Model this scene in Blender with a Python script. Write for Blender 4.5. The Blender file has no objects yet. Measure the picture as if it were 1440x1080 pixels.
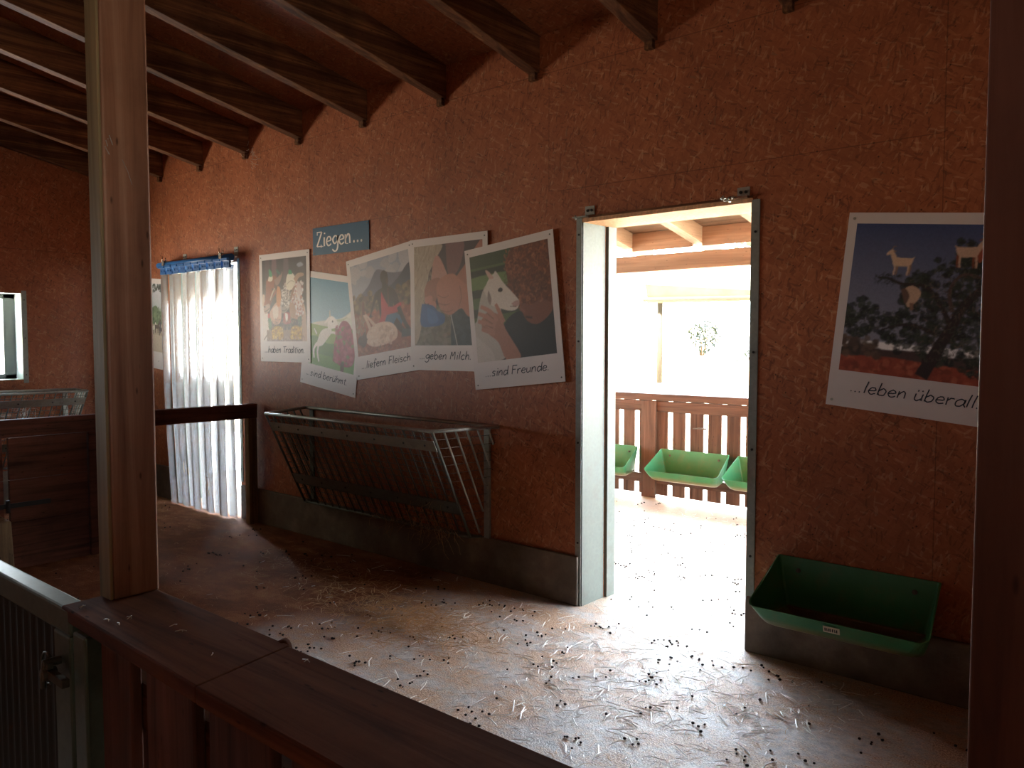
import bpy, bmesh, math, random
from mathutils import Vector, Matrix, geometry
R = math.radians
random.seed(7)
SC = bpy.context.scene
COL = SC.collection

# ------------------------------------------------------------------ materials
def srgb(h):
    if isinstance(h, str):
        h = h.lstrip('#'); c = [int(h[i:i+2], 16)/255 for i in (0, 2, 4)]
    else: c = list(h)
    return tuple((v/12.92 if v <= .04045 else ((v+.055)/1.055)**2.4) for v in c) + (1,)

class NT:
    def __init__(s, name):
        s.m = bpy.data.materials.new(name); s.m.use_nodes = True
        s.t = s.m.node_tree; s.b = s.t.nodes['Principled BSDF']; s.out = s.t.nodes['Material Output']
    def n(s, typ, **kw):
        nd = s.t.nodes.new(typ)
        for k, v in kw.items():
            if k.startswith('i_'):
                nd.inputs[k[2:].replace('_', ' ')].default_value = v
            else: setattr(nd, k, v)
        return nd
    def l(s, a, b): s.t.links.new(a, b)
    def coord(s): return s.n('ShaderNodeTexCoord').outputs['Object']
    def mapping(s, vec, scale=(1,1,1), rot=(0,0,0), loc=(0,0,0)):
        m = s.n('ShaderNodeMapping'); s.l(vec, m.inputs[0])
        m.inputs['Scale'].default_value = scale; m.inputs['Rotation'].default_value = rot; m.inputs['Location'].default_value = loc
        return m.outputs[0]
    def noise(s, vec, scale, detail=4, rough=.55, dist=0):
        n = s.n('ShaderNodeTexNoise'); s.l(vec, n.inputs['Vector'])
        n.inputs['Scale'].default_value = scale; n.inputs['Detail'].default_value = detail
        n.inputs['Roughness'].default_value = rough; n.inputs['Distortion'].default_value = dist
        return n.outputs['Fac']
    def ramp(s, fac, stops):
        r = s.n('ShaderNodeValToRGB'); s.l(fac, r.inputs[0])
        e = r.color_ramp.elements
        while len(e) < len(stops): e.new(.5)
        for k, (p, c) in enumerate(stops):
            e[k].position = p; e[k].color = c if len(c) == 4 else tuple(c)+(1,)
        return r.outputs[0]
    def mix(s, fac, a, b, mode='MIX'):
        m = s.n('ShaderNodeMix', data_type='RGBA', blend_type=mode)
        for sock, v in ((m.inputs['Factor'], fac), (m.inputs['A'], a), (m.inputs['B'], b)):
            pass
        fi = m.inputs[0]; ai = m.inputs[6]; bi = m.inputs[7]
        for sock, v in ((fi, fac), (ai, a), (bi, b)):
            if isinstance(v, bpy.types.NodeSocket): s.l(v, sock)
            else: sock.default_value = v
        return m.outputs[2]
    def math(s, op, a, b=0.0):
        m = s.n('ShaderNodeMath', operation=op)
        for sock, v in ((m.inputs[0], a), (m.inputs[1], b)):
            if isinstance(v, bpy.types.NodeSocket): s.l(v, sock)
            else: sock.default_value = v
        return m.outputs[0]
    def bump(s, h, strength=.3, dist=.01):
        b = s.n('ShaderNodeBump'); b.inputs['Strength'].default_value = strength; b.inputs['Distance'].default_value = dist
        s.l(h, b.inputs['Height']); s.l(b.outputs[0], s.b.inputs['Normal'])
    def base(s, c):
        if isinstance(c, bpy.types.NodeSocket): s.l(c, s.b.inputs['Base Color'])
        else: s.b.inputs['Base Color'].default_value = c
    def rough(s, v):
        if isinstance(v, bpy.types.NodeSocket): s.l(v, s.b.inputs['Roughness'])
        else: s.b.inputs['Roughness'].default_value = v

def g(v): return (v, v, v, 1)

def plain(name, col, rough=.6, metal=0, var=.12, scale=8, bump=0):
    t = NT(name); c = srgb(col)
    f = t.noise(t.coord(), scale, 5)
    lo = tuple(x*(1-var) for x in c[:3])+(1,); hi = tuple(min(1, x*(1+var)) for x in c[:3])+(1,)
    t.base(t.ramp(f, [(.3, lo), (.7, hi)])); t.rough(rough); t.b.inputs['Metallic'].default_value = metal
    if bump: t.bump(t.noise(t.coord(), scale*6, 4), bump, .004)
    return t.m

def wood(name, axis, dark, mid, light, rough=.62, seed=0, knots=True, dirt=.0, spec=.25):
    t = NT(name); co = t.coord()
    sc = [22, 22, 22]; sc[axis] = 1.1
    v = t.mapping(co, scale=sc, loc=(seed*3.1, seed*1.7, seed*2.3))
    f = t.noise(v, 1.0, 7, .62, .9)
    sc2 = [5, 5, 5]; sc2[axis] = .35
    f2 = t.noise(t.mapping(co, scale=sc2, loc=(seed, 4, 1)), 1.0, 4, .5, .4)
    c = t.ramp(f, [(.28, srgb(dark)), (.5, srgb(mid)), (.72, srgb(light))])
    c2 = t.ramp(f2, [(.35, g(.55)), (.62, g(1.08))])
    c = t.mix(.8, c, c2, 'MULTIPLY')
    if knots:
        sk = [7, 7, 7]; sk[axis] = 2.2
        vo = t.n('ShaderNodeTexVoronoi'); t.l(t.mapping(co, scale=sk, loc=(seed*.7, .3, .1)), vo.inputs['Vector'])
        k = t.ramp(vo.outputs['Distance'], [(.05, g(.25)), (.12, g(1))])
        c = t.mix(.8, c, k, 'MULTIPLY')
    if dirt:
        d = t.noise(co, 3.2, 6, .7)
        c = t.mix(t.ramp(d, [(.48, g(0)), (.7, g(dirt))]), c, srgb('#1c1512'))
    t.base(c); t.rough(rough); t.bump(f, .25, .004); t.b.inputs['Specular IOR Level'].default_value = spec
    return t.m

def osb(name, plane, tint=1.0, seams_h=(), seams_v=(), rough=.52):
    """oriented strand board; plane = indices of the two in-plane axes"""
    t = NT(name); co = t.coord()
    sep = t.n('ShaderNodeSeparateXYZ'); t.l(co, sep.inputs[0])
    cmb = t.n('ShaderNodeCombineXYZ'); t.l(sep.outputs[plane[0]], cmb.inputs[0]); t.l(sep.outputs[plane[1]], cmb.inputs[1])
    v = cmb.outputs[0]
    # wobble
    nz = t.n('ShaderNodeTexNoise'); t.l(v, nz.inputs['Vector']); nz.inputs['Scale'].default_value = 13; nz.inputs['Detail'].default_value = 3
    wob = t.n('ShaderNodeVectorMath', operation='MULTIPLY_ADD'); t.l(nz.outputs['Color'], wob.inputs[0])
    wob.inputs[1].default_value = (.035, .035, 0); t.l(v, wob.inputs[2]); v2 = wob.outputs[0]
    res = None
    for ang, sx, sy, lo in ((8, 14, 85, 0), (62, 17, 95, 3.3), (-35, 16, 105, 7.1), (115, 18, 90, 5.7), (-70, 15, 80, 9.4), (35, 14, 100, 2.2)):
        # anisotropic Voronoi chips: rotate first, then stretch
        r = t.mapping(v2, rot=(0, 0, R(ang)))
        st = t.mapping(r, scale=(sx, sy, 1), loc=(lo, lo, 0))
        vo = t.n('ShaderNodeTexVoronoi'); vo.inputs['Scale'].default_value = 1; t.l(st, vo.inputs['Vector'])
        sp = t.n('ShaderNodeSeparateColor'); t.l(vo.outputs['Color'], sp.inputs[0])
        if res is None: res = sp.outputs[0]
        else:
            m = t.math('GREATER_THAN', sp.outputs[1], .66)
            a = t.math('MULTIPLY', res, t.math('SUBTRACT', 1.0, m)); b = t.math('MULTIPLY', sp.outputs[0], m)
            res = t.math('ADD', a, b)
    fine = t.noise(t.mapping(v2, scale=(60, 160, 1)), 1, 3)
    k = t.math('ADD', t.math('MULTIPLY', res, .75), t.math('MULTIPLY', fine, .25))
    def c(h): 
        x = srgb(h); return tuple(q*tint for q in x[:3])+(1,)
    col = t.ramp(k, [(.04, c('#7a4830')), (.16, c('#9f5d3c')), (.45, c('#a8633f')), (.72, c('#b06a45')), (.86, c('#b67049')), (.95, c('#cb9468'))])
    for ang, lo, hi_, sc_ in ((20, 1.7, .965, (30, 130)), (-55, 4.1, .97, (36, 150)), (95, 8.8, .975, (28, 120))):
        vo = t.n('ShaderNodeTexVoronoi'); vo.inputs['Scale'].default_value = 1
        t.l(t.mapping(t.mapping(v2, rot=(0, 0, R(ang))), scale=(sc_[0], sc_[1], 1), loc=(lo, lo, 0)), vo.inputs['Vector'])
        sp = t.n('ShaderNodeSeparateColor'); t.l(vo.outputs['Color'], sp.inputs[0])
        col = t.mix(t.math('MULTIPLY', t.math('GREATER_THAN', sp.outputs[0], hi_), .24), col, c('#ebbd90'))
        col = t.mix(t.math('MULTIPLY', t.math('LESS_THAN', sp.outputs[1], .035), .4), col, c('#4a2c1e'))
    big = t.noise(v, .9, 5, .6)
    col = t.mix(t.ramp(big, [(.35, g(0)), (.75, g(.4))]), col, c('#84452c'))
    grime = t.noise(v, 3.0, 7, .75)
    col = t.mix(.7, col, t.ramp(grime, [(.3, g(.62)), (.55, g(1))]), 'MULTIPLY')
    # dark specks
    vs = t.n('ShaderNodeTexVoronoi'); vs.inputs['Scale'].default_value = 26; t.l(v, vs.inputs['Vector'])
    spk = t.ramp(vs.outputs['Distance'], [(.07, g(.18)), (.12, g(1))])
    col = t.mix(.85, col, spk, 'MULTIPLY')
    sx_ = t.n('ShaderNodeSeparateXYZ'); t.l(v, sx_.inputs[0])
    for ax, lst in ((1, seams_h), (0, seams_v)):
        for s_ in lst:
            pos, lo, hi = s_
            d = t.math('ABSOLUTE', t.math('SUBTRACT', sx_.outputs[ax], pos))
            m = t.math('LESS_THAN', d, .0022)
            o = sx_.outputs[1-ax]
            m = t.math('MULTIPLY', m, t.math('MULTIPLY', t.math('GREATER_THAN', o, lo), t.math('LESS_THAN', o, hi)))
            col = t.mix(t.math('MULTIPLY', m, .4), col, srgb('#2d1a10'))
    t.base(col); t.rough(rough); t.bump(k, .35, .003)
    t.b.inputs['Specular IOR Level'].default_value = .35
    return t.m

M = {}
M['osb_back'] = osb('osb_wall', (0, 2), 1, [(2.918, -9, 4), (2.27, -4.9, -3.9), (2.27, -2.7, -.8)], [(-4.966, 2.27, 2.918), (-2.759, 2.27, 2.918), (-.79, .2, 2.918), (-3.72, 0, 2.27), (-6.2, .2, 2.27), (-7.2, 2.27, 2.918)])
M['osb_side'] = osb('osb_side', (1, 2), .92, [(2.27, -9, 9)], [(1.2, 0, 9), (-1.0, 0, 9)])
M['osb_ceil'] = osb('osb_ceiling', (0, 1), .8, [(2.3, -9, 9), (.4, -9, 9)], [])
M['rafter'] = wood('rafter_wood', 1, '#3c271b', '#6f4a35', '#a87a50', .65, dirt=.4, spec=.12)
M['purlin'] = wood('purlin_wood', 0, '#3c271b', '#6f4a35', '#a87a50', .65, dirt=.4, spec=.12)
M['porchwood'] = wood('fresh_spruce', 1, '#735a45', '#8d735b', '#9f866c', .6)
M['porchbeam'] = wood('fresh_spruce_beam', 0, '#6a503c', '#80664f', '#90765e', .6)
M['post'] = wood('post_wood', 2, '#7a5544', '#a87c63', '#c29b80', .5, seed=2, dirt=.25)
M['ledge'] = wood('ledge_wood', 0, '#4a2b1c', '#764830', '#87573c', .8, seed=1, dirt=.35, spec=.08)
M['paling'] = wood('paling_wood', 2, '#3e261e', '#6f4637', '#85594a', .55, seed=4, dirt=.3)
M['partition'] = wood('partition_wood', 1, '#331e18', '#5e3629', '#704334', .7, seed=5, dirt=.4, spec=.1)
M['fencewood'] = wood('fence_wood', 2, '#3d2d25', '#5d483c', '#70594c', .65, seed=6)
M['fencerail'] = wood('fence_rail_wood', 0, '#3d2d25', '#5d483c', '#70594c', .65, seed=7)
M['oldwood'] = wood('weathered_wood', 2, '#4d3a28', '#7d6448', '#94795a', .75, seed=8, dirt=.3)
M['batten'] = wood('pale_batten_wood', 2, '#75694c', '#9c8e6a', '#b3a57e', .6, seed=9, knots=False)
M['chip'] = plain('chipboard_edge', '#d8a67c', .7, var=.25, scale=60)

def galv(name, col='#a9aca4', rough=.42, metal=.55, stain=.5):
    t = NT(name); co = t.coord()
    vo = t.n('ShaderNodeTexVoronoi'); vo.inputs['Scale'].default_value = 70; t.l(co, vo.inputs['Vector'])
    sp = t.n('ShaderNodeSeparateColor'); t.l(vo.outputs['Color'], sp.inputs[0])
    c = srgb(col)
    base = t.ramp(sp.outputs[0], [(0, tuple(x*.86 for x in c[:3])+(1,)), (1, c)])
    d = t.noise(co, 5, 7, .75)
    base = t.mix(t.ramp(d, [(.52, g(0)), (.75, g(stain))]), base, srgb('#4d3a2a'))
    t.base(base); t.rough(rough); t.b.inputs['Metallic'].default_value = metal
    return t.m
M['galv'] = galv('galvanised_steel')
M['galvdark'] = galv('dull_galvanised_steel', '#62645e', .55, .4, .7)
M['sheet'] = galv('jamb_sheet_steel', '#565d57', .5, .1, .45)
M['flange'] = galv('flange_steel', '#8f9590', .5, .35, .35)
M['gate'] = galv('gate_steel', '#6a7a6e', .35, .45, .35)
M['gatepanel'] = galv('gate_panel_steel', '#2b302b', .6, .1, .5)
M['chrome'] = plain('bright_steel', '#d0d0c8', .25, .9, .05)
M['green'] = None
t = NT('green_plastic'); co = t.coord()
d = t.noise(co, 7, 7, .7)
sepz = t.n('ShaderNodeSeparateXYZ'); t.l(co, sepz.inputs[0])
base = t.ramp(t.noise(co, 4, 3), [(.3, srgb('#2f7a50')), (.7, srgb('#3e8c60'))])
base = t.mix(t.ramp(d, [(.5, g(0)), (.75, g(.45))]), base, srgb('#7c6a4a'))
zf = t.ramp(sepz.outputs[2], [(.006, g(.85)), (.05, g(0))])       # feed dust lying on the trough bottom
base = t.mix(zf, base, srgb('#8a7453'))
t.base(base); t.rough(.42); M['green'] = t.m
M['blue'] = plain('blue_plastic', '#1f5f9e', .35, var=.2)
M['signblue'] = plain('sign_blue', '#0f5274', .5, var=.05)
M['white'] = plain('poster_white', '#d9d2cf', .5, var=.04, scale=3)
M['signwhite'] = plain('sign_lettering_white', '#f2eee8', .5, var=.02)
M['ink'] = plain('dark_ink', '#26303e', .6, var=.05)
M['black'] = plain('black_plastic', '#0e0e0e', .4)
M['label'] = plain('label_cream', '#e3ddca', .5)
M['drop'] = plain('dropping', '#15100c', .8, var=.3)
M['straw'] = plain('straw', '#fbf5e8', .28, var=.2, scale=3)
M['hay'] = plain('hay', '#bd9468', .5, var=.35, scale=9)
M['windowframe'] = plain('window_frame_grey', '#5b635f', .5)
M['reveal'] = plain('window_reveal', '#cdd6d8', .45, var=.05)
M['cobweb'] = plain('cobweb', '#bdb6ae', .9)

# printed picture: ink colour carried by the surface
t = NT('printed_picture')
at = t.n('ShaderNodeAttribute', attribute_name='ink')
nz = t.noise(t.coord(), 110, 5, .7)
c = t.mix(.9, at.outputs['Color'], t.ramp(nz, [(.3, g(.86)), (.7, g(1.1))]), 'MULTIPLY')
t.base(c); t.rough(.5); M['print'] = t.m

# concrete plinth
t = NT('stained_concrete'); co = t.coord()
c = t.ramp(t.noise(co, 3.5, 7, .7), [(.3, srgb('#453930')), (.55, srgb('#6b5d50')), (.75, srgb('#8a7d70'))])
t.base(c); t.rough(.6); t.bump(t.noise(co, 40, 5), .3, .004); M['concrete'] = t.m

# floor with sawdust, dirt and dust
t = NT('barn_floor'); co = t.coord()
n1 = t.noise(t.mapping(co, scale=(1, 1.7, 1)), 2.6, 9, .72, .1)
n2 = t.noise(co, 28, 6, .7)
n3 = t.noise(co, .55, 3, .5)
n4 = t.noise(co, 150, 3, .7)
conc = t.ramp(n2, [(.35, srgb('#9a9390')), (.65, srgb('#d8d0cb'))])
saw = t.ramp(n4, [(.38, srgb('#8a5f45')), (.62, srgb('#e2c2a2'))])
m1 = t.ramp(t.math('ADD', t.math('MULTIPLY', n1, .75), t.math('MULTIPLY', n2, .3)), [(.45, g(0)), (.58, g(1))])
near = t.mix(m1, conc, saw)
sx = t.n('ShaderNodeSeparateXYZ'); t.l(co, sx.inputs[0])
# deeper litter towards the far (curtain) end of the pen
wgt = t.math('ADD', t.math('MULTIPLY', t.math('ADD', sx.outputs[0], 3.0), -1.1), t.math('MULTIPLY', t.math('SUBTRACT', n3, .5), 2.2))
mr = t.ramp(wgt, [(.0, g(0)), (.8, g(1))])
litter = t.ramp(t.math('ADD', t.math('MULTIPLY', n1, .6), t.math('MULTIPLY', n4, .4)), [(.34, srgb('#4a2c1d')), (.5, srgb('#80523a')), (.66, srgb('#b0835e'))])
# porch side y > 3.7 has pale sand and litter
py = t.ramp(t.math('MULTIPLY', t.math('SUBTRACT', sx.outputs[1], 3.5), 1.0), [(.0, g(1)), (.4, g(0))])
sand = t.ramp(t.math('ADD', t.math('MULTIPLY', n1, .5), t.math('MULTIPLY', n4, .5)), [(.3, srgb('#a58f74')), (.7, srgb('#d6c8b2'))])
near = t.mix(py, sand, near)
c = t.mix(t.math('MULTIPLY', mr, py), near, litter)
t.base(c); lit = t.math('MULTIPLY', mr, py)
t.rough(t.math('ADD', t.ramp(m1, [(0, g(.36)), (1, g(.52))]), t.math('MULTIPLY', lit, .5)))
t.l(t.math('SUBTRACT', .5, t.math('MULTIPLY', lit, .4)), t.b.inputs['Specular IOR Level'])
h = t.math('ADD', t.math('MULTIPLY', n1, .06), t.math('ADD', t.math('MULTIPLY', n2, .3), t.math('ADD', t.math('MULTIPLY', n4, .9), t.math('MULTIPLY', m1, .15))))
t.bump(h, .6, .010); M['floor'] = t.m

t = NT('outdoor_sand'); co = t.coord()
t.base(t.ramp(t.noise(co, 1.5, 6), [(.3, srgb('#b7a688')), (.7, srgb('#d9ccb2'))])); t.rough(.9); M['ground'] = t.m
M['leaf'] = plain('dark_leaf', '#2c3324', .6, var=.25)
M['darkpole'] = plain('dark_pole', '#2e281e', .9, var=.25)
M['thatch'] = plain('weathered_thatch', '#443d29', .9, var=.25, scale=5)

# PVC strips: clear plastic, hazier with scratches towards the floor
t = NT('clear_pvc'); co = t.coord()
sz = t.n('ShaderNodeSeparateXYZ'); t.l(co, sz.inputs[0])
haze = t.math('ADD', t.math('MULTIPLY', sz.outputs[2], .5), t.math('MULTIPLY', t.noise(t.mapping(co, scale=(18, 1, .8)), 1, 4), .12))
hz = t.ramp(haze, [(.50, g(.995)), (.80, g(.985))])
tr = t.n('ShaderNodeBsdfTransparent'); tr.inputs[0].default_value = (.95, .95, .93, 1)
tl = t.n('ShaderNodeBsdfTranslucent'); tl.inputs[0].default_value = (.17, .172, .18, 1)
df = t.n('ShaderNodeBsdfDiffuse'); df.inputs[0].default_value = (.5, .49, .47, 1)
gl = t.n('ShaderNodeBsdfGlossy'); gl.inputs['Roughness'].default_value = .18
a1 = t.n('ShaderNodeMixShader'); a1.inputs[0].default_value = .25; t.l(tl.outputs[0], a1.inputs[1]); t.l(df.outputs[0], a1.inputs[2])
a2 = t.n('ShaderNodeMixShader'); t.l(hz, a2.inputs[0]); t.l(tr.outputs[0], a2.inputs[1]); t.l(a1.outputs[0], a2.inputs[2])
fr = t.n('ShaderNodeLayerWeight'); fr.inputs['Blend'].default_value = .25
a3 = t.n('ShaderNodeMixShader'); t.l(t.math('MULTIPLY', fr.outputs['Fresnel'], .6), a3.inputs[0]); t.l(a2.outputs[0], a3.inputs[1]); t.l(gl.outputs[0], a3.inputs[2])
t.l(a3.outputs[0], t.out.inputs['Surface']); M['pvc'] = t.m
# window glass
t = NT('window_glass')
tr = t.n('ShaderNodeBsdfTransparent'); gl = t.n('ShaderNodeBsdfGlossy'); gl.inputs['Roughness'].default_value = .03
mx = t.n('ShaderNodeMixShader'); mx.inputs[0].default_value = .06; t.l(tr.outputs[0], mx.inputs[1]); t.l(gl.outputs[0], mx.inputs[2])
t.l(mx.outputs[0], t.out.inputs['Surface']); M['glass'] = t.m

# ------------------------------------------------------------------ mesh builder
class MB:
    def __init__(s): s.v = []; s.f = []; s.mi = []; s.sm = []; s.col = []
    def add(s, vs, fs, mi=0, smooth=False, col=None):
        o = len(s.v); s.v += [tuple(v) for v in vs]
        for f in fs: s.f.append([o+i for i in f]); s.mi.append(mi); s.sm.append(smooth); s.col.append(col)
        return s
    def box(s, x0, y0, z0, x1, y1, z1, mi=0):
        if x0 > x1: x0, x1 = x1, x0
        if y0 > y1: y0, y1 = y1, y0
        if z0 > z1: z0, z1 = z1, z0
        v = [(x0,y0,z0),(x1,y0,z0),(x1,y1,z0),(x0,y1,z0),(x0,y0,z1),(x1,y0,z1),(x1,y1,z1),(x0,y1,z1)]
        return s.add(v, [(0,3,2,1),(4,5,6,7),(0,1,5,4),(1,2,6,5),(2,3,7,6),(3,0,4,7)], mi)
    def hexa(s, v, mi=0):
        return s.add(v, [(0,3,2,1),(4,5,6,7),(0,1,5,4),(1,2,6,5),(2,3,7,6),(3,0,4,7)], mi)
    def tube(s, pts, r, n=8, mi=0, cap=True, smooth=True):
        pts = [Vector(p) for p in pts]; vs = []; fs = []
        prev = None
        for i, p in enumerate(pts):
            if i == 0: d = pts[1]-p
            elif i == len(pts)-1: d = p-pts[i-1]
            else: d = (pts[i+1]-p).normalized()+(p-pts[i-1]).normalized()
            d.normalize()
            a = prev if prev else (Vector((0,0,1)) if abs(d.z) < .9 else Vector((1,0,0)))
            u = (a-d*a.dot(d)).normalized(); w = d.cross(u); prev = u
            rr = r[i] if isinstance(r, (list, tuple)) else r
            for k in range(n):
                q = 2*math.pi*k/n; vs.append(p+(u*math.cos(q)+w*math.sin(q))*rr)
        for i in range(len(pts)-1):
            for k in range(n):
                a = i*n+k; b = i*n+(k+1) % n; fs.append((a, b, b+n, a+n))
        s.add(vs, fs, mi, smooth)
        if cap:
            o = len(s.v)-len(vs)
            s.f.append([o+k for k in range(n)][::-1]); s.mi.append(mi); s.sm.append(False); s.col.append(None)
            s.f.append([o+len(vs)-n+k for k in range(n)]); s.mi.append(mi); s.sm.append(False); s.col.append(None)
        return s
    def build(s, name, mats, parent=None, loc=None, bevel=0, rot=None):
        me = bpy.data.meshes.new(name); me.from_pydata(s.v, [], s.f)
        if not isinstance(mats, (list, tuple)): mats = [mats]
        for m in mats: me.materials.append(m)
        me.polygons.foreach_set('material_index', s.mi); me.polygons.foreach_set('use_smooth', s.sm)
        if any(c is not None for c in s.col):
            ca = me.color_attributes.new('ink', 'FLOAT_COLOR', 'CORNER')
            k = 0
            for p, c in zip(me.polygons, s.col):
                for _ in p.vertices: ca.data[k].color = c or (1,1,1,1); k += 1
        me.update()
        o = bpy.data.objects.new(name, me); COL.objects.link(o)
        if parent: o.parent = parent
        if loc: o.location = loc
        if rot: o.rotation_euler = rot
        if bevel:
            b = o.modifiers.new('Bevel', 'BEVEL'); b.width = bevel; b.segments = 2; b.limit_method = 'ANGLE'
        return o

def tag(o, label=None, cat=None, group=None, kind=None):
    if label: o['label'] = label
    if cat: o['category'] = cat
    if group: o['group'] = group
    if kind: o['kind'] = kind
    return o
def empty(name, loc=(0,0,0), rz=0, rx=0):
    o = bpy.data.objects.new(name, None); COL.objects.link(o); o.location = loc; o.rotation_euler = (rx, 0, rz)
    o.empty_display_size = .1; return o
def kids(o): return [c for c in bpy.data.objects if c.parent == o]
def copy_tree(o, parent=None):
    c = o.copy(); COL.objects.link(c)
    if parent: c.parent = parent
    for ch in kids(o): copy_tree(ch, c)
    return c
def struct(o): o['kind'] = 'structure'; return o

# ------------------------------------------------------------------ key dimensions
WY = 3.54      # room face of the long board wall
WT = .29
XL = -8.02     # room face of the far end wall
def zr(y): return 3.133+.2*(WY-y)   # underside of the roof boards
XR, YB = 2.6, -2.6
DX0, DX1, DZ = -2.53, -1.577, 2.085   # open doorway
CX0, CX1 = -6.99, -5.955              # strip curtain doorway

# ------------------------------------------------------------------ setting
b = MB()
b.box(XL-.25, YB-.25, -.2, XR+.25, 7.15, 0)
struct(b.build('floor', M['floor']))
b = MB()
def wall_seg(x0, x1, z0, z1): b.box(x0, WY, z0, x1, WY+WT, z1)
top = zr(WY+WT)
for x0, x1, z0, z1 in ((XL-.25, CX0, 0, top), (CX0, CX1, 2.1, top), (CX1, DX0, 0, top), (DX0, DX1, DZ+.022, top), (DX1, XR+.25, 0, top)):
    b.hexa([(x0,WY,z0),(x1,WY,z0),(x1,WY+WT,z0),(x0,WY+WT,z0),(x0,WY,zr(WY)),(x1,WY,zr(WY)),(x1,WY+WT,top),(x0,WY+WT,top)])
struct(b.build('wall_back', M['osb_back']))
# end wall with window and the visitors' opening
W0, W1, WZ0, WZ1 = 1.55, 2.632, 1.106, 1.881
E0, E1, EB, EZ = -.25, .55, 1.106, 1.881
b = MB()
def lw(y0, y1, z0, z1a=None, z1b=None):
    z1a = zr(y0) if z1a is None else z1a; z1b = zr(y1) if z1b is None else z1b
    b.hexa([(XL-.25,y0,z0),(XL,y0,z0),(XL,y1,z0),(XL-.25,y1,z0),(XL-.25,y0,z1a),(XL,y0,z1a),(XL,y1,z1b),(XL-.25,y1,z1b)])
lw(YB, E0, 0); lw(E0, E1, EZ); lw(E0, E1, 0, EB, EB); lw(E1, W0, 0); lw(W0, W1, WZ1); lw(W0, W1, 0, WZ0, WZ0); lw(W1, WY, 0)
struct(b.build('wall_left', M['osb_side']))
F0, F1, F2, F3 = -1.75, -1.1, 1.35, 1.95
b = MB()
def rw(y0, y1, z0, z1=None):
    a, c = (zr(y0), zr(y1)) if z1 is None else (z1, z1)
    b.hexa([(XR,y0,z0),(XR+.25,y0,z0),(XR+.25,y1,z0),(XR,y1,z0),(XR,y0,a),(XR+.25,y0,a),(XR+.25,y1,c),(XR,y1,c)])
rw(YB, F0, 0); rw(F0, F1, 0, F2); rw(F0, F1, F3); rw(F1, WY, 0)
struct(b.build('wall_right', M['osb_side']))
b = MB(); b.box(XL-.25, YB-.25, 0, XR+.25, YB, zr(YB)); struct(b.build('wall_front', M['osb_back']))
b = MB(); y0, y1 = YB-.5, 7.2
b.hexa([(XL-.6,y0,zr(y0)),(XR+.6,y0,zr(y0)),(XR+.6,WY+.15,zr(WY+.15)),(XL-.6,WY+.15,zr(WY+.15)),
        (XL-.6,y0,zr(y0)+.1),(XR+.6,y0,zr(y0)+.1),(XR+.6,WY+.15,zr(WY+.15)+.1),(XL-.6,WY+.15,zr(WY+.15)+.1)])
struct(b.build('ceiling', M['osb_ceil']))
b = MB(); ya = WY+.15
b.hexa([(XL-.6,ya,zr(ya)),(XR+.6,ya,zr(ya)),(XR+.6,y1,zr(y1)),(XL-.6,y1,zr(y1)),
        (XL-.6,ya,zr(ya)+.1),(XR+.6,ya,zr(ya)+.1),(XR+.6,y1,zr(y1)+.1),(XL-.6,y1,zr(y1)+.1)])
struct(b.build('ceiling_porch', M['porchbeam']))
# plinths
for nm, x0, x1, zt in (('baseboard_back', CX1+.02, DX0-.012, .275), ('baseboard_right', DX1+.003, XR, .26), ('baseboard_left', XL, CX0-.02, .30)):
    b = MB(); b.box(x0, WY-.022, 0, x1, WY, zt); struct(b.build(nm, M['concrete'], bevel=.006))
b = MB(); b.box(XL, E1+.1, 0, XL+.02, WY-.022, .3); struct(b.build('baseboard_end', M['concrete']))
# open doorway: steel flanges, jamb sheets, lintel
d1 = empty('door_1', (0,0,0)); struct(d1)
b = MB(); b.box(-2.566, WY-.006, .0, DX0, WY, 2.118); b.box(-1.577, WY-.006, .215, -1.54, WY, 2.096)
for x, zz in ((-2.548, (.35,.9,1.45,2.02)), (-1.559, (.45,.95,1.4,1.95))):
    for z in zz: b.tube([(x, WY-.006, z), (x, WY-.010, z)], .006, 8, 1)
b.build('corner_flange', [M['flange'], M['black']], d1)
b = MB(); b.box(DX0-.004, WY, 0, DX0+.006, WY+.208, DZ); b.box(DX1-.006, WY, 0, DX1+.004, WY+.208, DZ)
b.build('jamb_sheet', M['sheet'], d1)
b = MB(); b.box(DX0, WY+.222, 0, DX0+.02, WY+WT+.01, DZ); b.box(DX1-.02, WY+.222, 0, DX1, WY+WT+.01, DZ)
b.build('outer_jamb_strip', M['sheet'], d1)
b = MB(); b.box(DX0, WY-.004, DZ, DX1, WY+WT, DZ+.022); b.build('lintel_board', M['chip'], d1)
b = MB(); b.box(DX0, WY-.012, DZ+.02, DX1, WY-.0, DZ+.03); b.build('lintel_batten', M['purlin'], d1)
# curtain doorway
d2 = empty('door_2', (0,0,0)); struct(d2)
b = MB(); b.box(CX0-.035, WY-.006, .25, CX0, WY, 2.12); b.box(CX1, WY-.006, .3, CX1+.035, WY, 2.12)
b.build('corner_flange', M['flange'], d2)
b = MB(); b.box(CX0, WY, 0, CX0+.006, WY+WT, 2.1); b.box(CX1-.006, WY, 0, CX1, WY+WT, 2.1); b.box(CX0, WY, 2.094, CX1, WY+WT, 2.1)
b.build('jamb_sheet', M['sheet'], d2)
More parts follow.
